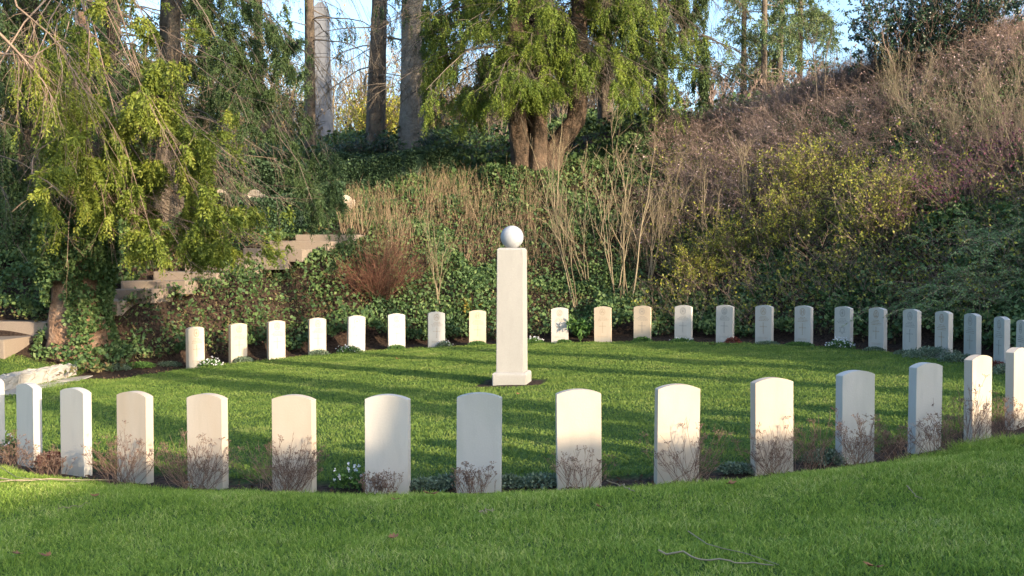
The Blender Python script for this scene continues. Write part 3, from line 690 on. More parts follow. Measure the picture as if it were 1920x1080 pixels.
# single shrubs
def shrub(name, label, px, py, H, W, n, twm, lm=None, nl=0, ls=.05, lw=.6, dmin=18, side=5, sub=2, rad=.007, group=None, sp=.6, R=None, hitz=None):
    b = hit(px, py, dmin) if hitz is None else hitz
    a, out = twiggy([b], n, H, sp * W / H, 5, .07, None, rad, side, .45, sub, .08 * W)
    parts = [('stems', a, twm)]
    if nl:
        i = rng.integers(0, len(out), nl); q_, tg = along(out, i, rng.uniform(0, 1, nl)); l = Acc(); leaves(l, q_ + rng.normal(size=(nl, 3)) * .03, rvec(nl), ls * (.5 + rng.random(nl)), lw, R=R(nl) if R else None)
        parts.append(('leaves', l, lm))
    return thing_plant(name, label, 'shrub', b, parts, group)
shrub('red_twig_bush', 'dense rounded bush of fine red-brown bare twigs above the far headstones left of the pillar', 708, 575, 1.4, 1.5, 170, 'redtwig', side=6, sub=2, rad=.006, sp=.62)
ysp = [(1480,480,1.5,1.6,'yellow-leaved shrub low on the hillside above the headstones in the middle right'),
       (1560,400,1.6,2.0,'brightest yellow-green shrub in the centre of the right hillside'),
       (1640,470,1.4,1.6,'yellow-green shrub to the lower right of the brightest one'),
       (1380,500,1.2,1.5,'olive-yellow shrub at the left end of the yellow patch'),
       (1500,385,1.3,1.4,'sparse yellow shrub below the brown thicket'),
       (1700,420,1.4,1.4,'olive shrub with dark gaps between the yellow patch and the purple bush'),
       (1310,540,.9,1.1,'low orange-tinged shrub right of the bare saplings')]
for px, py, H, W, lab in ysp:
    shrub('yellow_shrub', lab, px, py, H, W, 46, 'bramble', 'yellow', 4600, .042, .7, group='yellow leaved shrubs on the hillside', R=lambda n: np.clip(rng.normal(.42, .26, n), 0, 1))
shrub('berry_shrub', 'purple-berried twiggy shrub high at the right edge of the hillside', 1890, 350, 1.6, 1.8, 40, 'bramble', 'purple', 1500, .035, .9)
shrub('berry_shrub', 'dark crimson-purple shrub just above the feathery green bush', 1800, 420, 1.4, 1.6, 40, 'bramble', 'purple', 1500, .035, .9)
shrub('berry_shrub', 'mauve-tinted twiggy shrub between the yellow patch and the crimson one', 1690, 450, 1.2, 1.2, 26, 'bramble', 'purple', 900, .03, .9)
# feathery cotoneaster: arching fans
def cotoneaster(px, py, label, nf=90, L=1.5, D=None):
    b = hit(px, py, 16); a = Acc(); l = Acc()
    d = rng.normal(size=(nf, 3)) * .75; d[:, 2] = .75; d[:, 1] -= .25; P = arcs(np.repeat(b[None], nf, 0) + rng.normal(size=(nf, 3)) * np.array([.45, .45, .05]), d, L * (.4 + .7 * rng.random(nf)), 7, np.array([-.05, -.15, -.5]), .05)
    tubes(a, P, .007 * np.linspace(1, .3, 7)[None] * np.ones((nf, 1)), 3)
    m = nf * 16; i = np.repeat(np.arange(nf), 16); q_, tg = along(P, i, rng.uniform(.1, 1, m)); sd = nrm(np.cross(tg, np.array([0, .3, 1.]))) * np.where(rng.random(m) < .5, -1, 1)[:, None]
    P2 = arcs(q_, tg * .7 + sd, .28 * (.4 + .8 * rng.random(m)), 4, np.array([0, 0, -.25]), .03); tubes(a, P2, .0016, 3)
    k_ = m * 14; j = np.repeat(np.arange(m), 14); q_, tg = along(P2, j, rng.uniform(0, 1, k_)); leaves(l, q_, tg * .6 + rvec(k_), .022 + .018 * rng.random(k_), .6, R=np.clip(np.repeat(rng.random(m), 14) * .6 + rng.random(k_) * .4, 0, 1))
    return thing_plant('feathery_shrub', label, 'shrub', b, [('stems', a, 'bramble'), ('leaves', l, 'coton')], 'feathery evergreen shrubs at the right')
cotoneaster(1860, 560, 'large feathery green evergreen shrub at the right edge, lower mass behind the far row', 110, 1.7)
cotoneaster(1900, 460, 'feathery green evergreen shrub at the right edge, upper mass', 90, 1.7)
cotoneaster(1760, 590, 'feathery green evergreen shrub low behind the last headstones but three', 70, 1.1)

# bare saplings on the bank
def sapling(px, py, H, n, label, lean=0., sp=.2, rad=.022, name='bare_sapling', m='sap', dmin=18, hitp=None, side=6):
    if name == 'bare_sapling': rad *= 1.15; H *= 1.08
    b = hit(px, py, dmin) if hitp is None else hitp
    a = Acc(); d = rng.normal(size=(n, 3)) * sp; d[:, 2] = 1; d[:, 0] += lean
    P = arcs(np.repeat(b[None], n, 0) + rng.normal(size=(n, 3)) * np.array([.06, .06, 0]), d, H * (.6 + .45 * rng.random(n)), 8, None, .035)
    tubes(a, P, rad * (.6 + .5 * rng.random(n))[:, None] * np.linspace(1, .22, 8)[None], 5)
    t = Acc(); m_ = n * side; i = np.repeat(np.arange(n), side); q_, tg = along(P, i, rng.uniform(.35, .97, m_)); P2 = arcs(q_, tg + rvec(m_) * .55 + np.array([0, 0, .2]), H * .28 * (.4 + .8 * rng.random(m_)), 5, None, .05)
    tubes(t, P2, rad * .38 * np.linspace(1, .3, 5)[None] * np.ones((m_, 1)), 3)
    m2 = m_ * 4; j = np.repeat(np.arange(m_), 4); q_, tg = along(P2, j, rng.uniform(.3, 1, m2)); tubes(t, arcs(q_, tg + rvec(m2) * .6, H * .09 * (.5 + rng.random(m2)), 3, None, .04), rad * .16, 3)
    return thing_plant(name, label, 'sapling', b, [('stem', a, m), ('twigs', t, m)], 'bare saplings on the bank')
for args in ((820,590,2.2,4,'slim bare sapling with several straight pale stems above the far headstone left of the fern',0.05,.12,.016),
             (1042,430,3.2,3,'tall thin forked sapling right under the big evergreen trunk',-.05,.12,.020),
             (1180,570,3.9,3,'tallest pale sapling with a wide forked crown right of the pillar',0.0,.12,.024),
             (1100,540,2.6,5,'bundle of leaning straw-coloured stems just right of the pillar ball',-.2,.14,.016),
             (1150,560,2.6,4,'pale sapling leaning left in the middle of the sapling group',-.12,.14,.018),
             (1215,540,3.0,4,'pale sapling clump leaning right beside the tallest one',.12,.14,.018),
             (1245,500,2.6,4,'straight thin-stemmed sapling clump at the right end of the group',.05,.14,.016),
             (1060,510,2.0,4,'short pale sapling just behind and right of the pillar top',-.1,.14,.014),
             (1330,520,2.2,3,'lone thin sapling left of the yellow patch',-.1,.15,.014),
             (1400,430,2.3,3,'thin leaning sapling in the brown thicket above the yellow patch',-.15,.15,.014),
             (1125,470,2.3,3,'thin pale sapling with a forked top behind the sapling group',.05,.14,.015),
             (1080,590,3.3,3,'long leaning pale sapling rising from beside the leafy plant',-.22,.08,.017),
             (1165,500,2.6,3,'pale sapling with wide spread branches high on the bank',.1,.18,.017),
             (1290,470,2.4,3,'pale forked sapling at the left edge of the brown thicket',.0,.18,.016)):
    sapling(*args[:5], lean=args[5], sp=args[6], rad=args[7])
sapling(1537, 240, 3.4, 2, 'slender bare young tree rising from the thicket against the sky', 0., .05, .030, 'young_tree', 'greytwig', 20)
sapling(1500, 190, 2.3, 3, 'small bare young tree on the skyline left of the slender one', .0, .12, .018, 'young_tree', 'greytwig', 20)
sapling(1590, 130, 2.6, 3, 'bare young tree with spreading twigs on the skyline beside the dark evergreen', .1, .16, .020, 'young_tree', 'greytwig', 20)
for px, py, H, lab in ((1780,340,2.4,'tall pale multi-stemmed bush on the upper right hillside, left one'), (1860,330,2.6,'tall pale multi-stemmed bush on the upper right hillside, middle one'), (1915,360,2.7,'tall pale multi-stemmed bush at the upper right edge'), (1700,260,2.2,'arching yellow-green stemmed bush near the top of the right hill')):
    sapling(px, py, H, 9, lab, 0., .30, .012, 'coppiced_bush', 'olivetwig', 18, side=12)
# broad-leaved evergreen on the hill top
for px, py, H, W, lab in ((1700, 110, 2.5, 2.6, 'dark glossy evergreen bush on top of the right hill against the sky'), (1810, 90, 2.6, 2.4, 'second dark glossy evergreen bush right of the first on the hill top')):
    X, Y = XY(px, 28.5); b = np.array([X, Y, float(gz(X, Y))]); a, out = twiggy([b], 60, H, .55, 5, .06, None, .012, 7, .4, 2, .4); l = Acc(); nl = 15000; i = rng.integers(0, len(out), nl); q_, tg = along(out, i, rng.random(nl)); leaves(l, q_, rvec(nl), .07 + .04 * rng.random(nl), .45)
    thing_plant('evergreen_bush', lab, 'bush', b, [('stems', a, 'bramble'), ('leaves', l, 'holly')], 'dark evergreens on the hill top')
# fern
b = hit(878, 600, 22); t = empty('fern', b, 'fern with fronds turning yellow-orange above a headstone left of the pillar', 'fern'); a = Acc(); nf = 9
d = rng.normal(size=(nf, 3)) * .35; d[:, 2] = 1; P = arcs(np.repeat(b[None], nf, 0), d, .75 * (.7 + .4 * rng.random(nf)), 8, np.array([0, -.1, -.25]), .02); tubes(a, P, .004, 3)
i = np.repeat(np.arange(nf), 44); q_, tg = along(P, i, np.tile(np.linspace(.1, 1, 44), nf)); sg = np.tile([1, -1], nf * 22)[:, None]; leaves(a, q_, tg * .4 + nrm(np.cross(tg, [0, 1., .2])) * sg, .13 * (1.05 - np.tile(np.linspace(.1, 1, 44), nf)), .28)
a.build('fronds', M['fern'], t, origin=b)
b = hit(1088, 640, 22); a = Acc(); nf = 14; d = rng.normal(size=(nf, 3)) * .45; d[:, 2] = 1; P = arcs(np.repeat(b[None], nf, 0), d, .75, 6, np.array([0, -.1, -.3]), .03); tubes(a, P, .004, 3)
i = np.repeat(np.arange(nf), 30); q_, tg = along(P, i, rng.uniform(.2, 1, nf * 30)); leaves(a, q_, tg * .3 + rvec(nf * 30), .13, .3, R=rng.random(nf * 30) * .8)
tag(a.build('leafy_plant', M['greenplant']), 'bright green leafy plant standing right of the first headstone past the pillar', 'plant')

# ------------------------------------------------------------------ conifers
def trunk_mesh(path, rads, sides=20, flute=.12, name_seed=0, flare=None):
    a = Acc(); path = resample(path, 26); k_ = len(path); rads = np.interp(np.linspace(0, 1, k_), np.linspace(0, 1, len(rads)), rads)
    t = nrm(np.gradient(path, axis=0)); ref = np.array([0, 1., .05]); u = nrm(np.cross(t, ref)); v = np.cross(t, u)
    th = np.arange(sides) / sides * 2 * math.pi; r_ = np.random.default_rng(name_seed); ph = r_.random(4) * 6.28
    s = np.linspace(0, 1, k_)[:, None]
    fl = 1 + flute * (np.sin(5 * th[None] + ph[0] + s * 2) + .6 * np.sin(9 * th[None] + ph[1] - s * 3)) * (.35 + .65 * np.exp(-s * 5)) + .04 * r_.normal(size=(k_, sides))
    V = path[:, None] + (rads[:, None] * fl)[..., None] * (np.cos(th)[None, :, None] * u[:, None] + np.sin(th)[None, :, None] * v[:, None])
    idx = np.arange(k_ * sides).reshape(k_, sides); A, B_ = idx[:-1], idx[1:]
    a.add(V.reshape(-1, 3), np.stack([A, B_, np.roll(B_, -1, 1), np.roll(A, -1, 1)], -1).reshape(-1, 4), None, r_.random(k_ * sides))
    return a
def sprays(acc, O, d, L, m=12, wid=.34, spread=.75, R=None, leaf=.30):
    """drooping flat sprays"""
    n = len(O); d = nrm(d); pn = rng.normal(size=(n, 3)); s = nrm(np.cross(d, pn)); t = np.linspace(.05, 1, m); L = np.broadcast_to(L, (n,))
    sg = np.where(np.arange(m) % 2 == 0, 1., -1.)
    sag = np.array([0, 0, -.35])
    P = O[:, None] + d[:, None] * (L[:, None] * t)[..., None] + sag * (L[:, None] * t ** 2)[..., None] + rng.normal(size=(n, m, 3)) * .01
    dd = d[:, None] * .75 + s[:, None] * (sg * spread)[None, :, None] + rng.normal(size=(n, m, 3)) * .22; dd[:, :, 2] -= .25
    sz = (L[:, None] * leaf * (1.15 - .55 * t)[None]) * (.75 + .5 * rng.random((n, m)))
    if R is None: R = rng.random(n)
    leaves(acc, P.reshape(-1, 3), dd.reshape(-1, 3), sz.ravel(), wid, R=np.clip(np.repeat(R, m) * .65 + rng.random(n * m) * .35, 0, 1))
def conifer(name, label, base, tpaths, trads, guides, nsec, nsp, spL, mats, secL=.7, bare=None, group=None, gr=.03, t0=.25, down=.5, m=12, wid=.34, leaf=.3, pick=None, cat='tree', ntwig=4, twm=None):
    """guides: (n,k,3) limb paths. mats: trunk, limbs, foliage"""
    B = np.array(base); T = empty(name, B, label, cat, group)
    ta = Acc()
    for i_, (tp, tr_) in enumerate(zip(tpaths, trads)):
        q_ = trunk_mesh(tp, tr_, name_seed=i_ + len(label)); ta.add(q_.V[0], q_.Q[0], None, q_.R[0])
    if tpaths: ta.build('trunk', M[mats[0]], T, smooth=True, origin=B)
    la = Acc(); G = np.asarray(guides); n, k_, _ = G.shape
    tubes(la, G, gr * (.7 + .6 * rng.random(n))[:, None] * np.linspace(1, .22, k_)[None], 5)
    # secondaries
    mm = n * nsec; i = np.repeat(np.arange(n), nsec); q_, tg = along(G, i, t0 + (1 - t0) * rng.random(mm) ** .8)
    dd = tg * .8 + rvec(mm) * .75 + np.array([0, 0, -down * .5]); glen = np.linalg.norm(np.diff(G, axis=1), axis=-1).sum(1)
    P2 = arcs(q_, dd, secL * (.4 + .8 * rng.random(mm)), 5, np.array([0, 0, -down * .5]), .06); tubes(la, P2, gr * .28 * np.linspace(1, .4, 5)[None] * np.ones((mm, 1)), 3)
    if ntwig:
        m3 = mm * ntwig; j = np.repeat(np.arange(mm), ntwig); q_, tg = along(P2, j, rng.random(m3)); P3 = arcs(q_, tg * .7 + rvec(m3) * .6 + np.array([0, 0, -down]), secL * .5 * (.3 + .8 * rng.random(m3)), 4, None, .06); 
        if twm:
            tw = Acc(); tubes(tw, P3, gr * .12, 3); tw.build('twigs', M[twm], T, origin=B)
        else: tubes(la, P3, gr * .12, 3)
        allp = P3
    la.build('limbs', M[mats[1]], T, origin=B)
    if nsp:
        fo = Acc(); j = rng.integers(0, len(P3), nsp) if ntwig else None
        q_, tg = along(P3, j, rng.uniform(.2, 1, nsp)); d = tg * .5 + rvec(nsp) * .45 + np.array([0, 0, -down]); 
        if pick is not None:
            kp = pick(q_); q_, d = q_[kp], d[kp]
        cl = vnoise(q_[:, 0] + q_[:, 2], q_[:, 1] + q_[:, 2] * .7, .45, 77)
        kp = cl > .22; q_, d, cl = q_[kp], d[kp], cl[kp]
        sprays(fo, q_, d, spL * (.6 + .7 * rng.random(len(q_))), m, wid, R=np.clip(cl * .9 + rng.normal(size=len(q_)) * .18, 0, 1), leaf=leaf)
        fo.build('foliage', M[mats[2]], T, origin=B)
    return T
def crown_limbs(base, n, z0, z1, L, droop, up=.15, az=None, prof=None, k=8, lean=(0, 0)):
    z = rng.uniform(z0, z1, n); a_ = rng.uniform(0, 2 * math.pi, n) if az is None else rng.uniform(az[0], az[1], n)
    Ls = L * (.7 + .45 * rng.random(n)) * (1 if prof is None else prof((z - z0) / (z1 - z0)))
    B = np.array(base)[None] + np.stack([lean[0] * z, lean[1] * z, z], 1); d = np.stack([np.sin(a_), np.cos(a_), np.full(n, up)], 1)
    return arcs(B, d, Ls, k, np.array([0, 0, -droop]), .05)
def gp(*pts, k=8): return resample(np.array([pix(*p) for p in pts]), k)
def jitter(guides, n, s=.35):
    out = []
    for g_ in guides:
        for _ in range(n):
            o_ = rng.normal(size=3) * s; t = np.linspace(.15, 1, len(g_))[:, None]; out.append(g_ + o_ * t + np.cumsum(rng.normal(size=g_.shape) * .05, 0) * t)
    return np.array(out)

# --- big ivy-clad cypress on the left
b = pix(145, 655, 20.5); b[2] = gz(b[0], b[1])
Gs = [gp((150,-80,20.4),(210,40,19.2),(270,180,18.4),(330,310,18),(380,420,17.8)),
      gp((140,-60,20.4),(170,90,19),(165,230,18.2),(150,310,18),(145,370,17.8)),
      gp((150,60,20.4),(250,190,19),(350,300,18.3),(430,385,18),(490,440,17.8)),
      gp((150,120,20.4),(220,250,19.2),(270,350,18.6),(310,440,18.3)),
      gp((140,-40,20.4),(100,80,19),(90,200,18.5),(105,300,18.2)),
      gp((150,160,20.4),(190,290,19),(220,380,18.5),(240,450,18.3)),
      gp((150,100,20.4),(280,260,19.6),(360,360,19.2),(420,440,19)),
      gp((150,200,20.4),(130,300,19.4),(125,340,19),(128,370,18.8)),
      gp((160,20,20.4),(300,130,20),(400,230,19.6),(440,290,19.2)),
      gp((160,250,20.3),(260,310,19.4),(360,345,19.1),(450,375,18.9),(530,400,18.8)), gp((160,270,20.3),(240,350,19.4),(330,385,19),(420,410,18.8)), gp((150,240,20),(130,290,18.5),(150,330,17.8),(215,360,17.4)),
      gp((150,-150,20.4),(260,-40,19),(330,90,18.6),(370,190,18.2))]
def pk(q_):
    u, v = pxpy(q_[:, 0], q_[:, 1], q_[:, 2]); nz = vnoise(u, v, 46, 90) + .25 * (vnoise(u, v, 17, 91) - .5)
    A = (v > 150) & (v < 445) & (u > 75) & (u < 255); B_ = (v > np.where(u > 395, 385, 345)) & (v < 490 - .10 * np.abs(u - 330)) & (u > 225) & (u < 545)
    C_ = (v > 190) & (v < 370) & (u > 225) & (u < np.where(v > 320, 392, 450)); D_ = (v < 190) & (u > 80) & (u < 420) & (rng.random(len(u)) < .8)
    return (A & (nz > .40)) | (B_ & (nz > .30)) | (C_ & (nz > .44)) | (D_ & (nz > .45))
conifer('cypress_tree', 'large cypress at the left with an ivy-clad trunk and yellow-green drooping sprays', b,
  [[b + np.array([0,0,-.3]), b + np.array([.02,.1,1.2]), b + np.array([-.05,.1,3]), b + np.array([.05,.3,6.5])]], [[.58,.50,.36,.2,.08]],
  jitter(Gs, 4, .5), 12, 30000, .21, ('bark_orange', 'pinkbark', 'cyp'), secL=.7, gr=.017, down=.28, m=14, pick=pk, ntwig=4, wid=.5, leaf=.32)
T = bpy.data.objects['cypress_tree']
# ivy on the trunk (belongs to the tree's look)
n = 26000; zz_ = rng.random(n) ** .8 * 3.4; th = rng.random(n) * 2 * math.pi; rr_ = .57 - .06 * zz_ + .10 * rng.random(n) + .22 * np.clip(zz_ - .9, 0, 1) + .25 * np.exp(-zz_ * 3)
kp = (vnoise(th * 1.2, zz_ * 1.1, .4, 88) + .6 * np.clip((zz_ - .9) / .7, 0, 1) + .5 * (zz_ < .2) > .62); a = Acc()
P = b[None] + np.stack([np.cos(th) * rr_, np.sin(th) * rr_, zz_ - .1], 1); P = P[kp]; leaves(a, P, rvec(len(P)) + np.array([0, -.3, -.5]), .05 + .05 * rng.random(len(P)), .85, R=np.clip(rng.normal(.6, .25, len(P)), 0, 1)); a.build('climbing_ivy', M['ivy'], T, origin=b)
# bare pinkish limbs reaching in from the left edge
Gs = [gp((-60,20,17),(0,55,17),(35,85,17),(48,110,17),(60,128,17),(95,150,17),(112,180,17)), gp((-60,90,17.2),(0,100,17.2),(50,112,17.1),(100,105,17)), gp((20,-30,17.6),(35,25,17.5),(80,45,17.3),(115,95,17.2),(150,170,17),(175,230,17)),
      gp((60,112,17.1),(75,90,17.2),(110,72,17.3)), gp((80,45,17.3),(120,60,17.2),(150,120,17),(200,200,17))]
bb = pix(-120, 655, 17.5); bb[2] = gz(bb[0], bb[1])
conifer('cypress_tree', 'second cypress whose pinkish bare limbs reach in from the left edge', bb, [[bb, bb + np.array([0,0,6.])]], [[.3,.22]], jitter(Gs[:3], 1, .02), 16, 700, .2, ('bark_red', 'pinkbark', 'cyp'), secL=1.0, gr=.030, down=.8, ntwig=5, twm='pinkbark',
   pick=lambda q_: pxpy(q_[:,0], q_[:,1], q_[:,2])[1] < 360)

# --- tall dark spruces of the upper left
def capf(q_, px):
    u, v = pxpy(q_[:, 0], q_[:, 1], q_[:, 2]); g_ = vnoise(u, v, 45, 93)
    if px < 480: return ~(u > 560) & ~((u > 395) & (v > 235)) & ((u < 400) | (g_ > .45))
    if px < 800: return ~((u > 578) & (u < 636)) & (v < np.where(u > 630, 120, 190)) & (g_ > .45)
    return (u < 1325) | (px > 1350)
def spruce(px, D, rtr, label, n, z0, z1, L, nsp, mt='spruce', bark='bark', droop=.45, ntw=4, name='spruce_tree', twm=None, sec=9, spL=.28, lean=0., H=16, down=.8, cap=None, dens=2.6):
    X = (px - 960) / F_PX * D; b = np.array([X, D, float(gz(X, D))]); G = crown_limbs(b, n, z0, z1, L, droop, lean=(lean, 0))
    return conifer(name, label, b, [[b + np.array([0,0,-.2]), b + np.array([lean*4,0,4.]), b + np.array([lean*H,0,H])]], [[rtr*1.25, rtr, rtr*.9, rtr*.6]], G, sec, int(nsp * dens), spL, (bark, 'greytwig', mt), secL=.8, gr=.028, down=down, m=11, wid=.4, leaf=.34, ntwig=ntw, twm=twm, group='conifers on the terrace', pick=cap or (lambda q_: capf(q_, px)))
spruce(325, 26, .22, 'dark spruce right behind the big cypress, its shaded trunk half hidden by twigs', 46, 1.6, 9, 3.0, 3600)
spruce(215, 29, .22, 'dark spruce in deep shade behind the left cypress crown', 40, 2.0, 9, 3.2, 3000)
spruce(60, 28, .25, 'dark twiggy spruce in the upper left corner', 46, .8, 9, 3.4, 2600, twm='greytwig')
spruce(-60, 25, .25, 'dark spruce at the left edge of the photo', 40, .6, 9, 3.0, 2400)
spruce(392, 33, .16, 'thin trunk with tan hanging larch twigs between the spruces', 34, 2.0, 9, 2.2, 900, 'spruce', name='larch_tree', twm='tantwig', ntw=9, dens=1.3)
spruce(487, 45, .19, 'slim trunk standing on the terrace left of the obelisk', 26, 3.2, 11, 3.2, 700, 'spruce', ntw=5, name='larch_tree', twm='greytwig', dens=1.0)
spruce(583, 40, .17, 'slim trunk standing just left of the obelisk', 30, 3.6, 11, 3.0, 1000, 'spruce', name='larch_tree', ntw=6, twm='tantwig', dens=1.0)
spruce(703, 39, .28, 'leaning brown trunk between the obelisk and the thickest grey trunk', 26, 2.8, 11, 3.2, 700, 'spruce', name='larch_tree', ntw=6, lean=.035, twm='tantwig', dens=1.0)
spruce(774, 38, .36, 'thick grey furrowed trunk left of the big evergreen on the terrace', 22, 4.5, 11, 3.4, 900, 'spruce', 'bark_grey', name='larch_tree', ntw=5, twm='greytwig', dens=1.3)
# drooping limb
Gs = [gp((325,-90,25),(400,0,24.5),(470,130,23.6),(530,230,23.2),(570,310,23),(610,380,22.8),(640,440,22.7)), gp((325,-90,25),(450,0,24),(540,90,23.5),(620,170,23),(660,240,22.8)), gp((322,-60,25),(400,50,23.8),(450,160,23.3),(470,230,23)),
      gp((330,-160,25),(560,-90,24.5),(650,0,24),(680,80,23.8),(690,140,23.6)), gp((320,-20,25),(420,120,24),(520,205,23.6),(570,250,23.3),(600,330,23))]
bs = pix(420, 655, 25); bs[0], bs[1] = XY(300, 25.2); bs[2] = gz(bs[0], bs[1])
conifer('spruce_tree', 'spruce with a long drooping dark limb hanging in front of the hedge and obelisk', bs, [[bs, bs + np.array([.3,0,4]), bs + np.array([.8,-.3,9.])]], [[.18,.15,.1]], jitter(Gs, 4, .2), 16, 11000, .2, ('bark', 'greytwig', 'spruce'), secL=.42, gr=.016, down=.35, t0=.12, pick=lambda q_: ~((pxpy(q_[:,0],q_[:,1],q_[:,2])[0] < 535) & (pxpy(q_[:,0],q_[:,1],q_[:,2])[1] > 255)) & (pxpy(q_[:,0],q_[:,1],q_[:,2])[0] < 668) & ~((pxpy(q_[:,0],q_[:,1],q_[:,2])[0] > 584) & (pxpy(q_[:,0],q_[:,1],q_[:,2])[1] < 285)), group='conifers on the terrace', m=11, wid=.3, leaf=.35)

# --- big evergreen in the middle, several stems
bc = hit(1000, 345, 25); 
def o3(x, y, z): return bc + np.array([x, y, z])
tp = [[o3(-.24,0,-.3), o3(-.32,0,.9), o3(-.52,.1,2.2), o3(-.55,.2,9)], [o3(.02,-.25,-.3), o3(.15,-.1,1.0), o3(.20,.1,2.5), o3(.15,.3,9)], [o3(.22,0,-.3), o3(.60,.1,1.0), o3(1.25,.1,1.9), o3(1.35,.2,3.2), o3(1.3,.2,8)], [o3(-.1,.35,-.3), o3(-.1,.4,2), o3(-.15,.5,8)]]
G = np.concatenate([crown_limbs(bc, 110, 3.0, 8.5, 4.6, .55, .25), crown_limbs(bc, 26, 2.6, 4.2, 3.0, .5, .3, az=(2.2, 4.3))])
def pk2(q_):
    u, v = pxpy(q_[:, 0], q_[:, 1], q_[:, 2]); lim = np.where((u > 925) & (u < 1120), 175 + 60 * vnoise(u, v, 40, 5), 235 + 20 * vnoise(u, v, 60, 6))
    return (u > 795) & (v < lim) & (q_[:, 2] < 11.5) & (~(u > 1190) | (rng.random(len(u)) < .35)) & ((vnoise(u, v, 42, 8) > .27))
conifer('evergreen_tree', 'large multi-stemmed evergreen with bright drooping foliage above the middle of the bank', bc, tp, [[.34,.26,.22,.18],[.30,.23,.19,.14],[.34,.27,.24,.22,.14],[.34,.25,.2]], G, 11, 44000, .27, ('bark_red', 'greytwig', 'cyp2'), secL=.9, gr=.026, down=.42, m=16, wid=.45, leaf=.24, ntwig=5, pick=pk2)
spruce(1240, 33.5, .12, 'dark evergreen filling the shade right of the big multi-stemmed tree', 75, 1.9, 9, 3.4, 9500, 'spruce', name='evergreen_tree')
spruce(1135, 38, .22, 'dark evergreen behind the big multi-stemmed tree', 40, 2.6, 9, 3.0, 2600, 'spruce', name='evergreen_tree')

# --- thin pines at the right skyline
for px, D, lab, n_, m_ in ((1392, 50, 'dark pine on the skyline, nearest the big evergreen', 26, 'lgreen'), (1430, 46, 'tall bare pine trunk on the skyline, second from the left', 14, 'lgreen'), (1455, 48, 'slightly leaning pine on the skyline, third from the left', 18, 'lgreen'), (1497, 50, 'pale green feathery pine on the skyline, rightmost of the group', 40, 'lgreen')):
    spruce(px, D, .11, lab, n_, 1.2, 9, 1.7, n_ * 60, m_, name='pine_tree', dens=1.3, sec=7, spL=.35, lean=.03 if px == 1455 else 0, down=.2, droop=.2)
# far wood
def wood(D0, D1, x0, x1, n, H, m, name, label, seed=0, st=6):
    x = rng.uniform(x0, x1, n); y = rng.uniform(D0, D1, n); P = np.stack([x, y, gz(x, y)], 1); a, out = twiggy(P, st, H, .22, 5, .08, None, .035, 7, .4, 4, .4)
    i = rng.integers(0, len(out), n * 60); q_, tg = along(out, i, rng.random(len(i))); leaves(a, q_, rvec(len(i)), .12 + .1 * rng.random(len(i)), .6)
    return tag(a.build(name, M[m]), label, 'wood', kind='stuff')
wood(56, 74, -40, 5, 150, 5.5, 'tantwig', 'far_wood', 'pale tan leafless wood far behind the terrace trunks')
wood(45, 58, -34, 8, 90, 2.0, 'greytwig', 'far_scrub', 'low bare scrub beyond the terrace')
wood(38, 50, 7, 18, 60, 2.1, 'bramble', 'red_scrub', 'reddish bare scrub on the ridge below the skyline pines')
for px, D, lab in ((715, 52, 'yellow-green bush beyond the leaning trunk'), (690, 60, 'olive green bush in the gap right of the obelisk')):
    X, Y = XY(px, D); shrub('green_bush', lab, 0, 0, 2.4, 3.0, 50, 'tantwig', 'yellow', 5000, .10, .7, hitz=np.array([X, Y, float(gz(X, Y))]), group='green bushes beyond the terrace')
for i, (px, lab) in enumerate(((498,'dark dwarf evergreen left of the obelisk'), (640,'dark dwarf evergreen at the right foot of the obelisk'), (672,'dark dwarf evergreen midway between obelisk and leaning trunk'), (725,'dark dwarf evergreen between the two thick trunks'), (705,'dark dwarf evergreen in front of the leaning trunk'), (810,'dark dwarf evergreen right of the thickest trunk'), (850,'dark spreading evergreen left of the big multi-stemmed tree'))):
    X, Y = XY(px, 36.5); shrub('dwarf_evergreen', lab, 0, 0, .75, .5, 24, 'bramble', 'holly', 1500, .07, .5, hitz=np.array([X, Y, float(gz(X, Y))]), group='dwarf evergreens along the terrace edge')

# ------------------------------------------------------------------ plants by the stones
def tuft(px, H, W, label, n=34, far=False, R=7.79):
    n = int(n * (.8 + .5 * rng.random())); H = H * (.62 + .28 * rng.random())
    b = ring_hit(px, R, far); k_ = 6; a = Acc(); d = rng.normal(size=(n, 3)) * .42 * W; d[:, 2] = .8; d[:, 1] *= .6
    P = arcs(np.repeat(b[None], n, 0) + rng.normal(size=(n, 3)) * np.array([.07, .05, 0]), d, H * (.5 + .6 * rng.random(n)), k_, np.array([0, 0, .12]), .035)
    tubes(a, P, .0022 * np.linspace(1, .5, k_)[None] * np.ones((n, 1)), 3)
    m_ = n * 5; i = np.repeat(np.arange(n), 5); q_, tg = along(P, i, rng.uniform(.35, 1, m_)); P2 = arcs(q_, tg + rvec(m_) * .5, H * .22 * (.4 + .8 * rng.random(m_)), 4, None, .04); tubes(a, P2, .0012, 3)
    h_ = Acc(); tp_ = np.concatenate([P[rng.random(n) < .5, -1], P2[rng.random(m_) < .16, -1]]); c = len(tp_); i = np.repeat(np.arange(c), 7)
    d3 = rvec(c * 7); d3[:, 2] = np.abs(d3[:, 2]) * .5 + .35; P3 = arcs(tp_[i], d3, .035 * (.6 + .6 * rng.random(c * 7)), 2, None, 0.); tubes(h_, P3, .0009, 3); leaves(h_, np.repeat(P3[:, -1], 3, 0), rvec(c * 21), .009, .8)
    return thing_plant('dried_plant', label, 'plant', b, [('stems', a, 'dry'), ('seed_heads', h_, 'dry')], 'dried flower clumps along the near headstones')
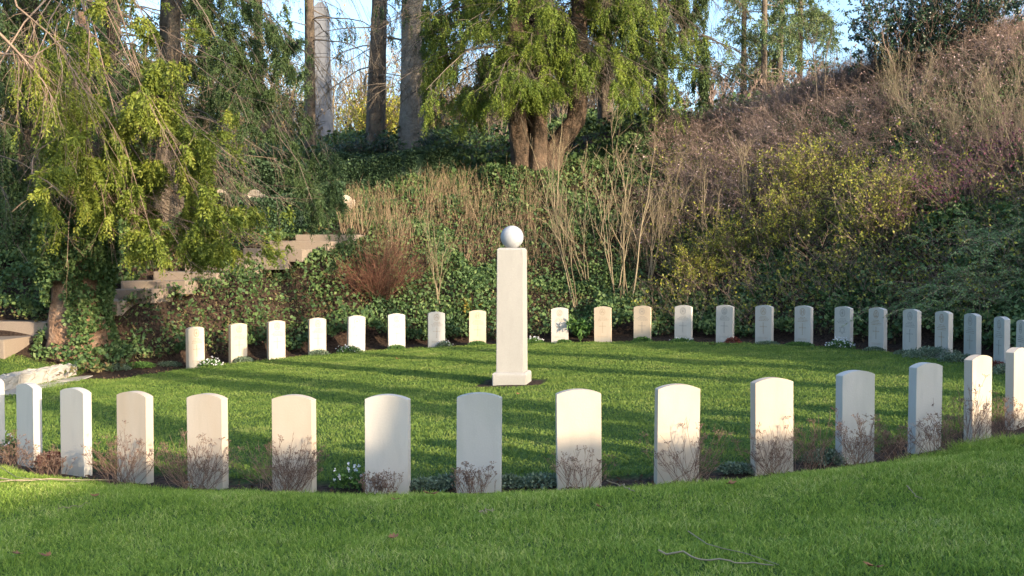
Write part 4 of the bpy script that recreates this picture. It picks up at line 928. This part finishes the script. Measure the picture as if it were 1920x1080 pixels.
for args in ((15,.36,1.1,'dried clump in the bottom left corner of the front row'), (88,.34,1.,'small dried clump right of the edge-on headstone'), (225,.50,1.3,'large reddish dried clump left of the headstone with the rusty corner'), (365,.48,1.35,'wide dried clump covering the left foot of the fifth headstone'),
    (535,.55,1.5,'broad dried clump in front of the headstone with the tall umbel stems'), (712,.22,1.,'very low dried clump at the foot of the headstone crossed by a slanting shadow'), (885,.32,.9,'small round dried clump at the wholly shaded headstone'), (1088,.42,1.1,'round dried clump right of the pillar in the front row'),
    (1290,.52,1.2,'tall open dried clump at the right foot of the headstone with greyish side'), (1450,.50,1.2,'dried clump before the peach headstone with the shade line'), (1528,.50,1.0,'dried clump in the gap right of the peach headstone'), (1612,.48,1.2,'dried clump in front of the streaked grey headstone'),
    (1685,.34,1.1,'low dark dried clump between the two grey headstones'), (1765,.48,1.1,'dried clump right of the second grey headstone'), (1830,.58,1.1,'tall dried clump at the sunlit headstone near the right end'), (1890,.50,1.1,'dried clump at the right edge of the front row')):
    tuft(args[0], args[1] * 1.05, args[2], args[3], n=int(40 * args[2]))
def mound(pos, r_, h_, m, label, flowers=0, fm='white', n=None, name='bedding_plant', leafs=.028, group='small plants in the ring bed'):
    n = n or int(900 * r_ / .15); v = rvec(n); v[:, 2] = np.abs(v[:, 2]); P = pos[None] + v * np.array([r_, r_ * .7, h_]) * (.6 + .5 * rng.random(n))[:, None]
    a = Acc(); leaves(a, P, rvec(n) + v, leafs * (.6 + .8 * rng.random(n)), .6); parts = [('leaves', a, m)]
    if flowers:
        f_ = Acc(); v = rvec(flowers); v[:, 2] = np.abs(v[:, 2]) + .2; c = pos[None] + nrm(v) * np.array([r_ * 1.1, r_ * .7, h_ * 1.35]) * (.8 + .4 * rng.random(flowers))[:, None]; i = np.repeat(np.arange(flowers), 5); leaves(f_, c[i], rvec(flowers * 5) + np.array([0, -.5, .3]), .022, .8); parts.append(('flowers', f_, fm))
    return thing_plant(name, label, 'plant', pos, parts, group)
def fmound(px, r_, h_, m, label, flowers=0, R=7.28, far=True, **k_): mound(ring_hit(px, R, far), r_, h_, m, label, flowers, **k_)
for a_ in ((392,.22,.12,'greenplant','white-flowered plant at the right foot of the leftmost far headstone',70), (455,.18,.10,'greyplant','grey-green cushion at the foot of the warm tan headstone on the left',0), (598,.20,.10,'greyplant','low green mound at the foot of the fourth far headstone',0),
    (655,.26,.13,'greenplant','plant with white flowers left of the headstone under the red-brown bush',50), (743,.18,.09,'greenplant','fresh green tuft at the foot of the headstone with the low orange stain',0), (832,.16,.12,'greyplant','small lilac-white flowered plant at the foot of the headstone before the sapling',16),
    (895,.20,.09,'greenplant','fresh green tuft at the foot of the tan headstone left of the pillar',0), (1000,.22,.12,'greenplant','white-flowered plant just right of the pillar in the far row',40), (1058,.16,.06,'greenplant','small green tuft at the first headstone right of the pillar',0), (1205,.20,.10,'greenplant','green cushion at the foot of the headstone with the yellow top',0),
    (1280,.24,.07,'greenplant','low plant with tiny white flowers at a shaded far headstone',26), (1375,.16,.11,'redplant','dark red plant at the foot of a shaded far headstone',0), (1440,.22,.05,'greyplant','thin grey-green mat at the headstone with the brown stain',0), (1500,.26,.06,'greenplant','low green plant left of the headstone with the star',0),
    (1578,.26,.14,'greenplant','white-flowered plant at the foot of the headstone with the star',80), (1640,.18,.06,'greyplant','small grey-green mat right of the headstone with the star',0), (1752,.48,.17,'greyplant','large grey-green spreading plant among the right far headstones',0), (1800,.30,.12,'greyplant','grey-green plant spilling right of the large one',0),
    (1700,.2,.06,'greyplant','small pale mat left of the large grey-green plant',0), (1893,.26,.14,'greyplant','grey-green plant at the far right of the ring',0), (1870,.2,.12,'redplant','dark reddish plant at the far right of the ring',0)):
    fmound(*a_)
for a_ in ((655,.20,.16,'greenplant','white-flowered plant left of the headstone crossed by the slanting shadow',30), (800,.22,.08,'greyplant','flat leafy plant in the gap left of the wholly shaded headstone',0), (838,.20,.12,'greyplant','grey leafy plant tucked against the wholly shaded headstone',0), (958,.14,.10,'greyplant','small bluish leafy plant right of the wholly shaded headstone',0),
    (1015,.24,.10,'greyplant','grey leafy plant in the gap in front of the pillar',0), (1385,.2,.08,'greyplant','low leafy plant left of the peach headstone',0), (1550,.26,.12,'greyplant','dark leafy plant left of the streaked grey headstone',0), (92,.2,.14,'redplant','dark red heather right of the edge-on headstone',0), (14,.16,.2,'greenplant','yellow-green flowering plant at the left edge behind the front row',24)):
    fmound(a_[0], a_[1] * .75, a_[2] * .8, a_[3], a_[4], int(a_[5] * .6), R=7.42, far=False)
# pale edging plants at the foot of the left bank
for px, py, r_, h_, m_, lab in ((212,693,.30,.10,'greyplant','pale grey-green edging plant at the foot of the left bank'), (262,688,.28,.08,'greenplant','fresh green edging plant along the left bank'), (315,686,.26,.07,'greyplant','thin edging plant just left of the leftmost far headstone'), (150,690,.35,.15,'greenplant','dark green clump at the end of the low wall')):
    mound(hit(px, py, 14), r_, h_, m_, lab)
# a dark green shadow-loving cover round the trunk foot
# ------------------------------------------------------------------ fallen bits on the lawn
def deadleaf(px, py, s, label):
    b = hit(px, py, 4.5); a = Acc(); n = 7; ang = rng.random() * 6.28
    th = ang + np.linspace(-1.5, 1.5, n); d = np.stack([np.cos(th), np.sin(th), .25 + .2 * rng.random(n)], 1); leaves(a, np.repeat((b + np.array([0, 0, .045]))[None], n, 0), d, 1.35 * s * (.6 + .5 * rng.random(n)), .45, tilt=np.tile([0., 0, 1.], (n, 1)) + rng.normal(size=(n, 3)) * .2)
    o = a.build('fallen_leaf', M['deadleaf'], origin=b); o.location = b; tag(o, label, 'leaf', 'fallen brown leaves on the lawn')
for a_ in ((807,937,.05,'brown curled leaf on the grass below the wholly shaded headstone'), (742,948,.04,'faint brown leaf left of the curled one below the wholly shaded headstone'), (738,1023,.045,'reddish brown leaf low in the middle of the near lawn'), (1365,918,.05,'red-brown leaf on the near lawn below the peach headstone'), (1126,962,.04,'small brown leaf on the near lawn right of centre'),
    (38,1052,.05,'brown leaf in the bottom left corner, left one'), (92,1058,.05,'brown leaf in the bottom left corner, right one'), (180,942,.04,'tan leaf on the near lawn at the left'), (350,917,.035,'small brown leaf on the lawn below the fifth headstone'), (747,677,.06,'orange-brown leaf on the inner lawn left of the pillar'), (1335,650,.08,'tan leaf on the inner lawn near the right far headstones'), (1640,1079,.05,'pale leaf at the very bottom edge right of centre'), (972,745,.035,'white petal-like leaf on the inner lawn in front of the pillar')):
    deadleaf(*a_)
def stick(pts, rad, label, branches=()):
    rad *= 1.1; P = np.array([hit(px, py, 4.3) + np.array([0, 0, .05]) for px, py in pts]); a = Acc(); q_ = resample(P, 14); q_[1:-1] += rng.normal(size=(12, 3)) * .008; tubes(a, q_[None], rad * np.linspace(1, .5, 14)[None], 5)
    for br in branches:
        Q_ = np.array([hit(px, py, 4.3) + np.array([0, 0, .05]) for px, py in br]); tubes(a, resample(Q_, 8)[None], rad * .6 * np.linspace(1, .5, 8)[None], 5)
    o = a.build('fallen_twig', M['paletwig'], origin=P[0]); o.location = P[0]; tag(o, label, 'twig', 'fallen twigs on the lawn')
stick([(-10,905),(40,912),(120,910),(212,911)], .006, 'long pale forked twig on the lawn at the left edge', [[(0,885),(30,905),(90,913)], [(0,915),(60,908),(150,914)]])
stick([(1138,912),(1160,920),(1190,936)], .005, 'short pale bent twig on the lawn below the cream headstone right of the pillar')
stick([(1235,1048),(1290,1058),(1340,1066),(1450,1078)], .006, 'long pale curved twig at the bottom edge right of centre', [[(1290,1012),(1330,1040),(1400,1056),(1460,1078)]])
stick([(898,973),(928,970)], .005, 'tiny pale twig in the middle of the near lawn')
stick([(110,965),(165,958)], .003, 'thin dry blade on the near lawn at the left')
stick([(1700,925),(1712,938),(1730,950)], .004, 'small curled twig on the right of the near lawn')

# ------------------------------------------------------------------ trees behind the camera whose shade falls into the hollow
sh = math.sin(SUN_AZ); ch = math.cos(SUN_AZ)
def ac(a_, c_): return a_ * ch + c_ * sh, a_ * sh - c_ * ch
def shade_tree(a_, c_, r_, H, zc, nl, label, lean=0., Lc=2.6):
    X, Y = ac(a_, c_); b = np.array([X, Y, float(gz(X, Y))]); G = crown_limbs(b, nl, zc, H, Lc, .3, .2)
    ax = np.array([ch, sh, 0]) * lean
    conifer('pine_tree', label, b, [[b + np.array([0,0,-.3]), b + ax * 3 + np.array([0,0,3.]), b + ax * H + np.array([0,0,H])]], [[r_*1.2, r_, r_*.6]], G, 8, nl * 30, .4, ('bark', 'greytwig', 'lgreen'), secL=.9, gr=.03, m=9, group='pines behind the viewpoint', ntwig=3, leaf=.4, wid=.45)
shade_tree(5.93, 13, .33, 19, 15.5, 22, 'tall leaning pine behind the viewpoint', .19)
shade_tree(9.05, 13.2, .30, 19, 15.5, 18, 'tall pine behind the viewpoint, close left of its twin')
shade_tree(9.95, 13, .30, 19, 15.5, 22, 'tall pine behind the viewpoint, close right of its twin', .0)
shade_tree(13.6, 14, .20, 21, 17.5, 18, 'slim pine on the bank right of the viewpoint')
shade_tree(15.4, 12, .25, 21, 17.5, 18, 'stout pine on the bank right of the viewpoint', .02)
shade_tree(2.6, 13, .25, 19, 15.5, 18, 'tall pine behind the viewpoint on its left side')
def shade_bush(a_, c_, H, W, label):
    X, Y = ac(a_, c_); shrub('evergreen_bush', label, 0, 0, H, W, 40, 'bramble', 'holly', 4500, .12, .6, hitz=np.array([X, Y, float(gz(X, Y))]), group='bushes on the bank behind the viewpoint')
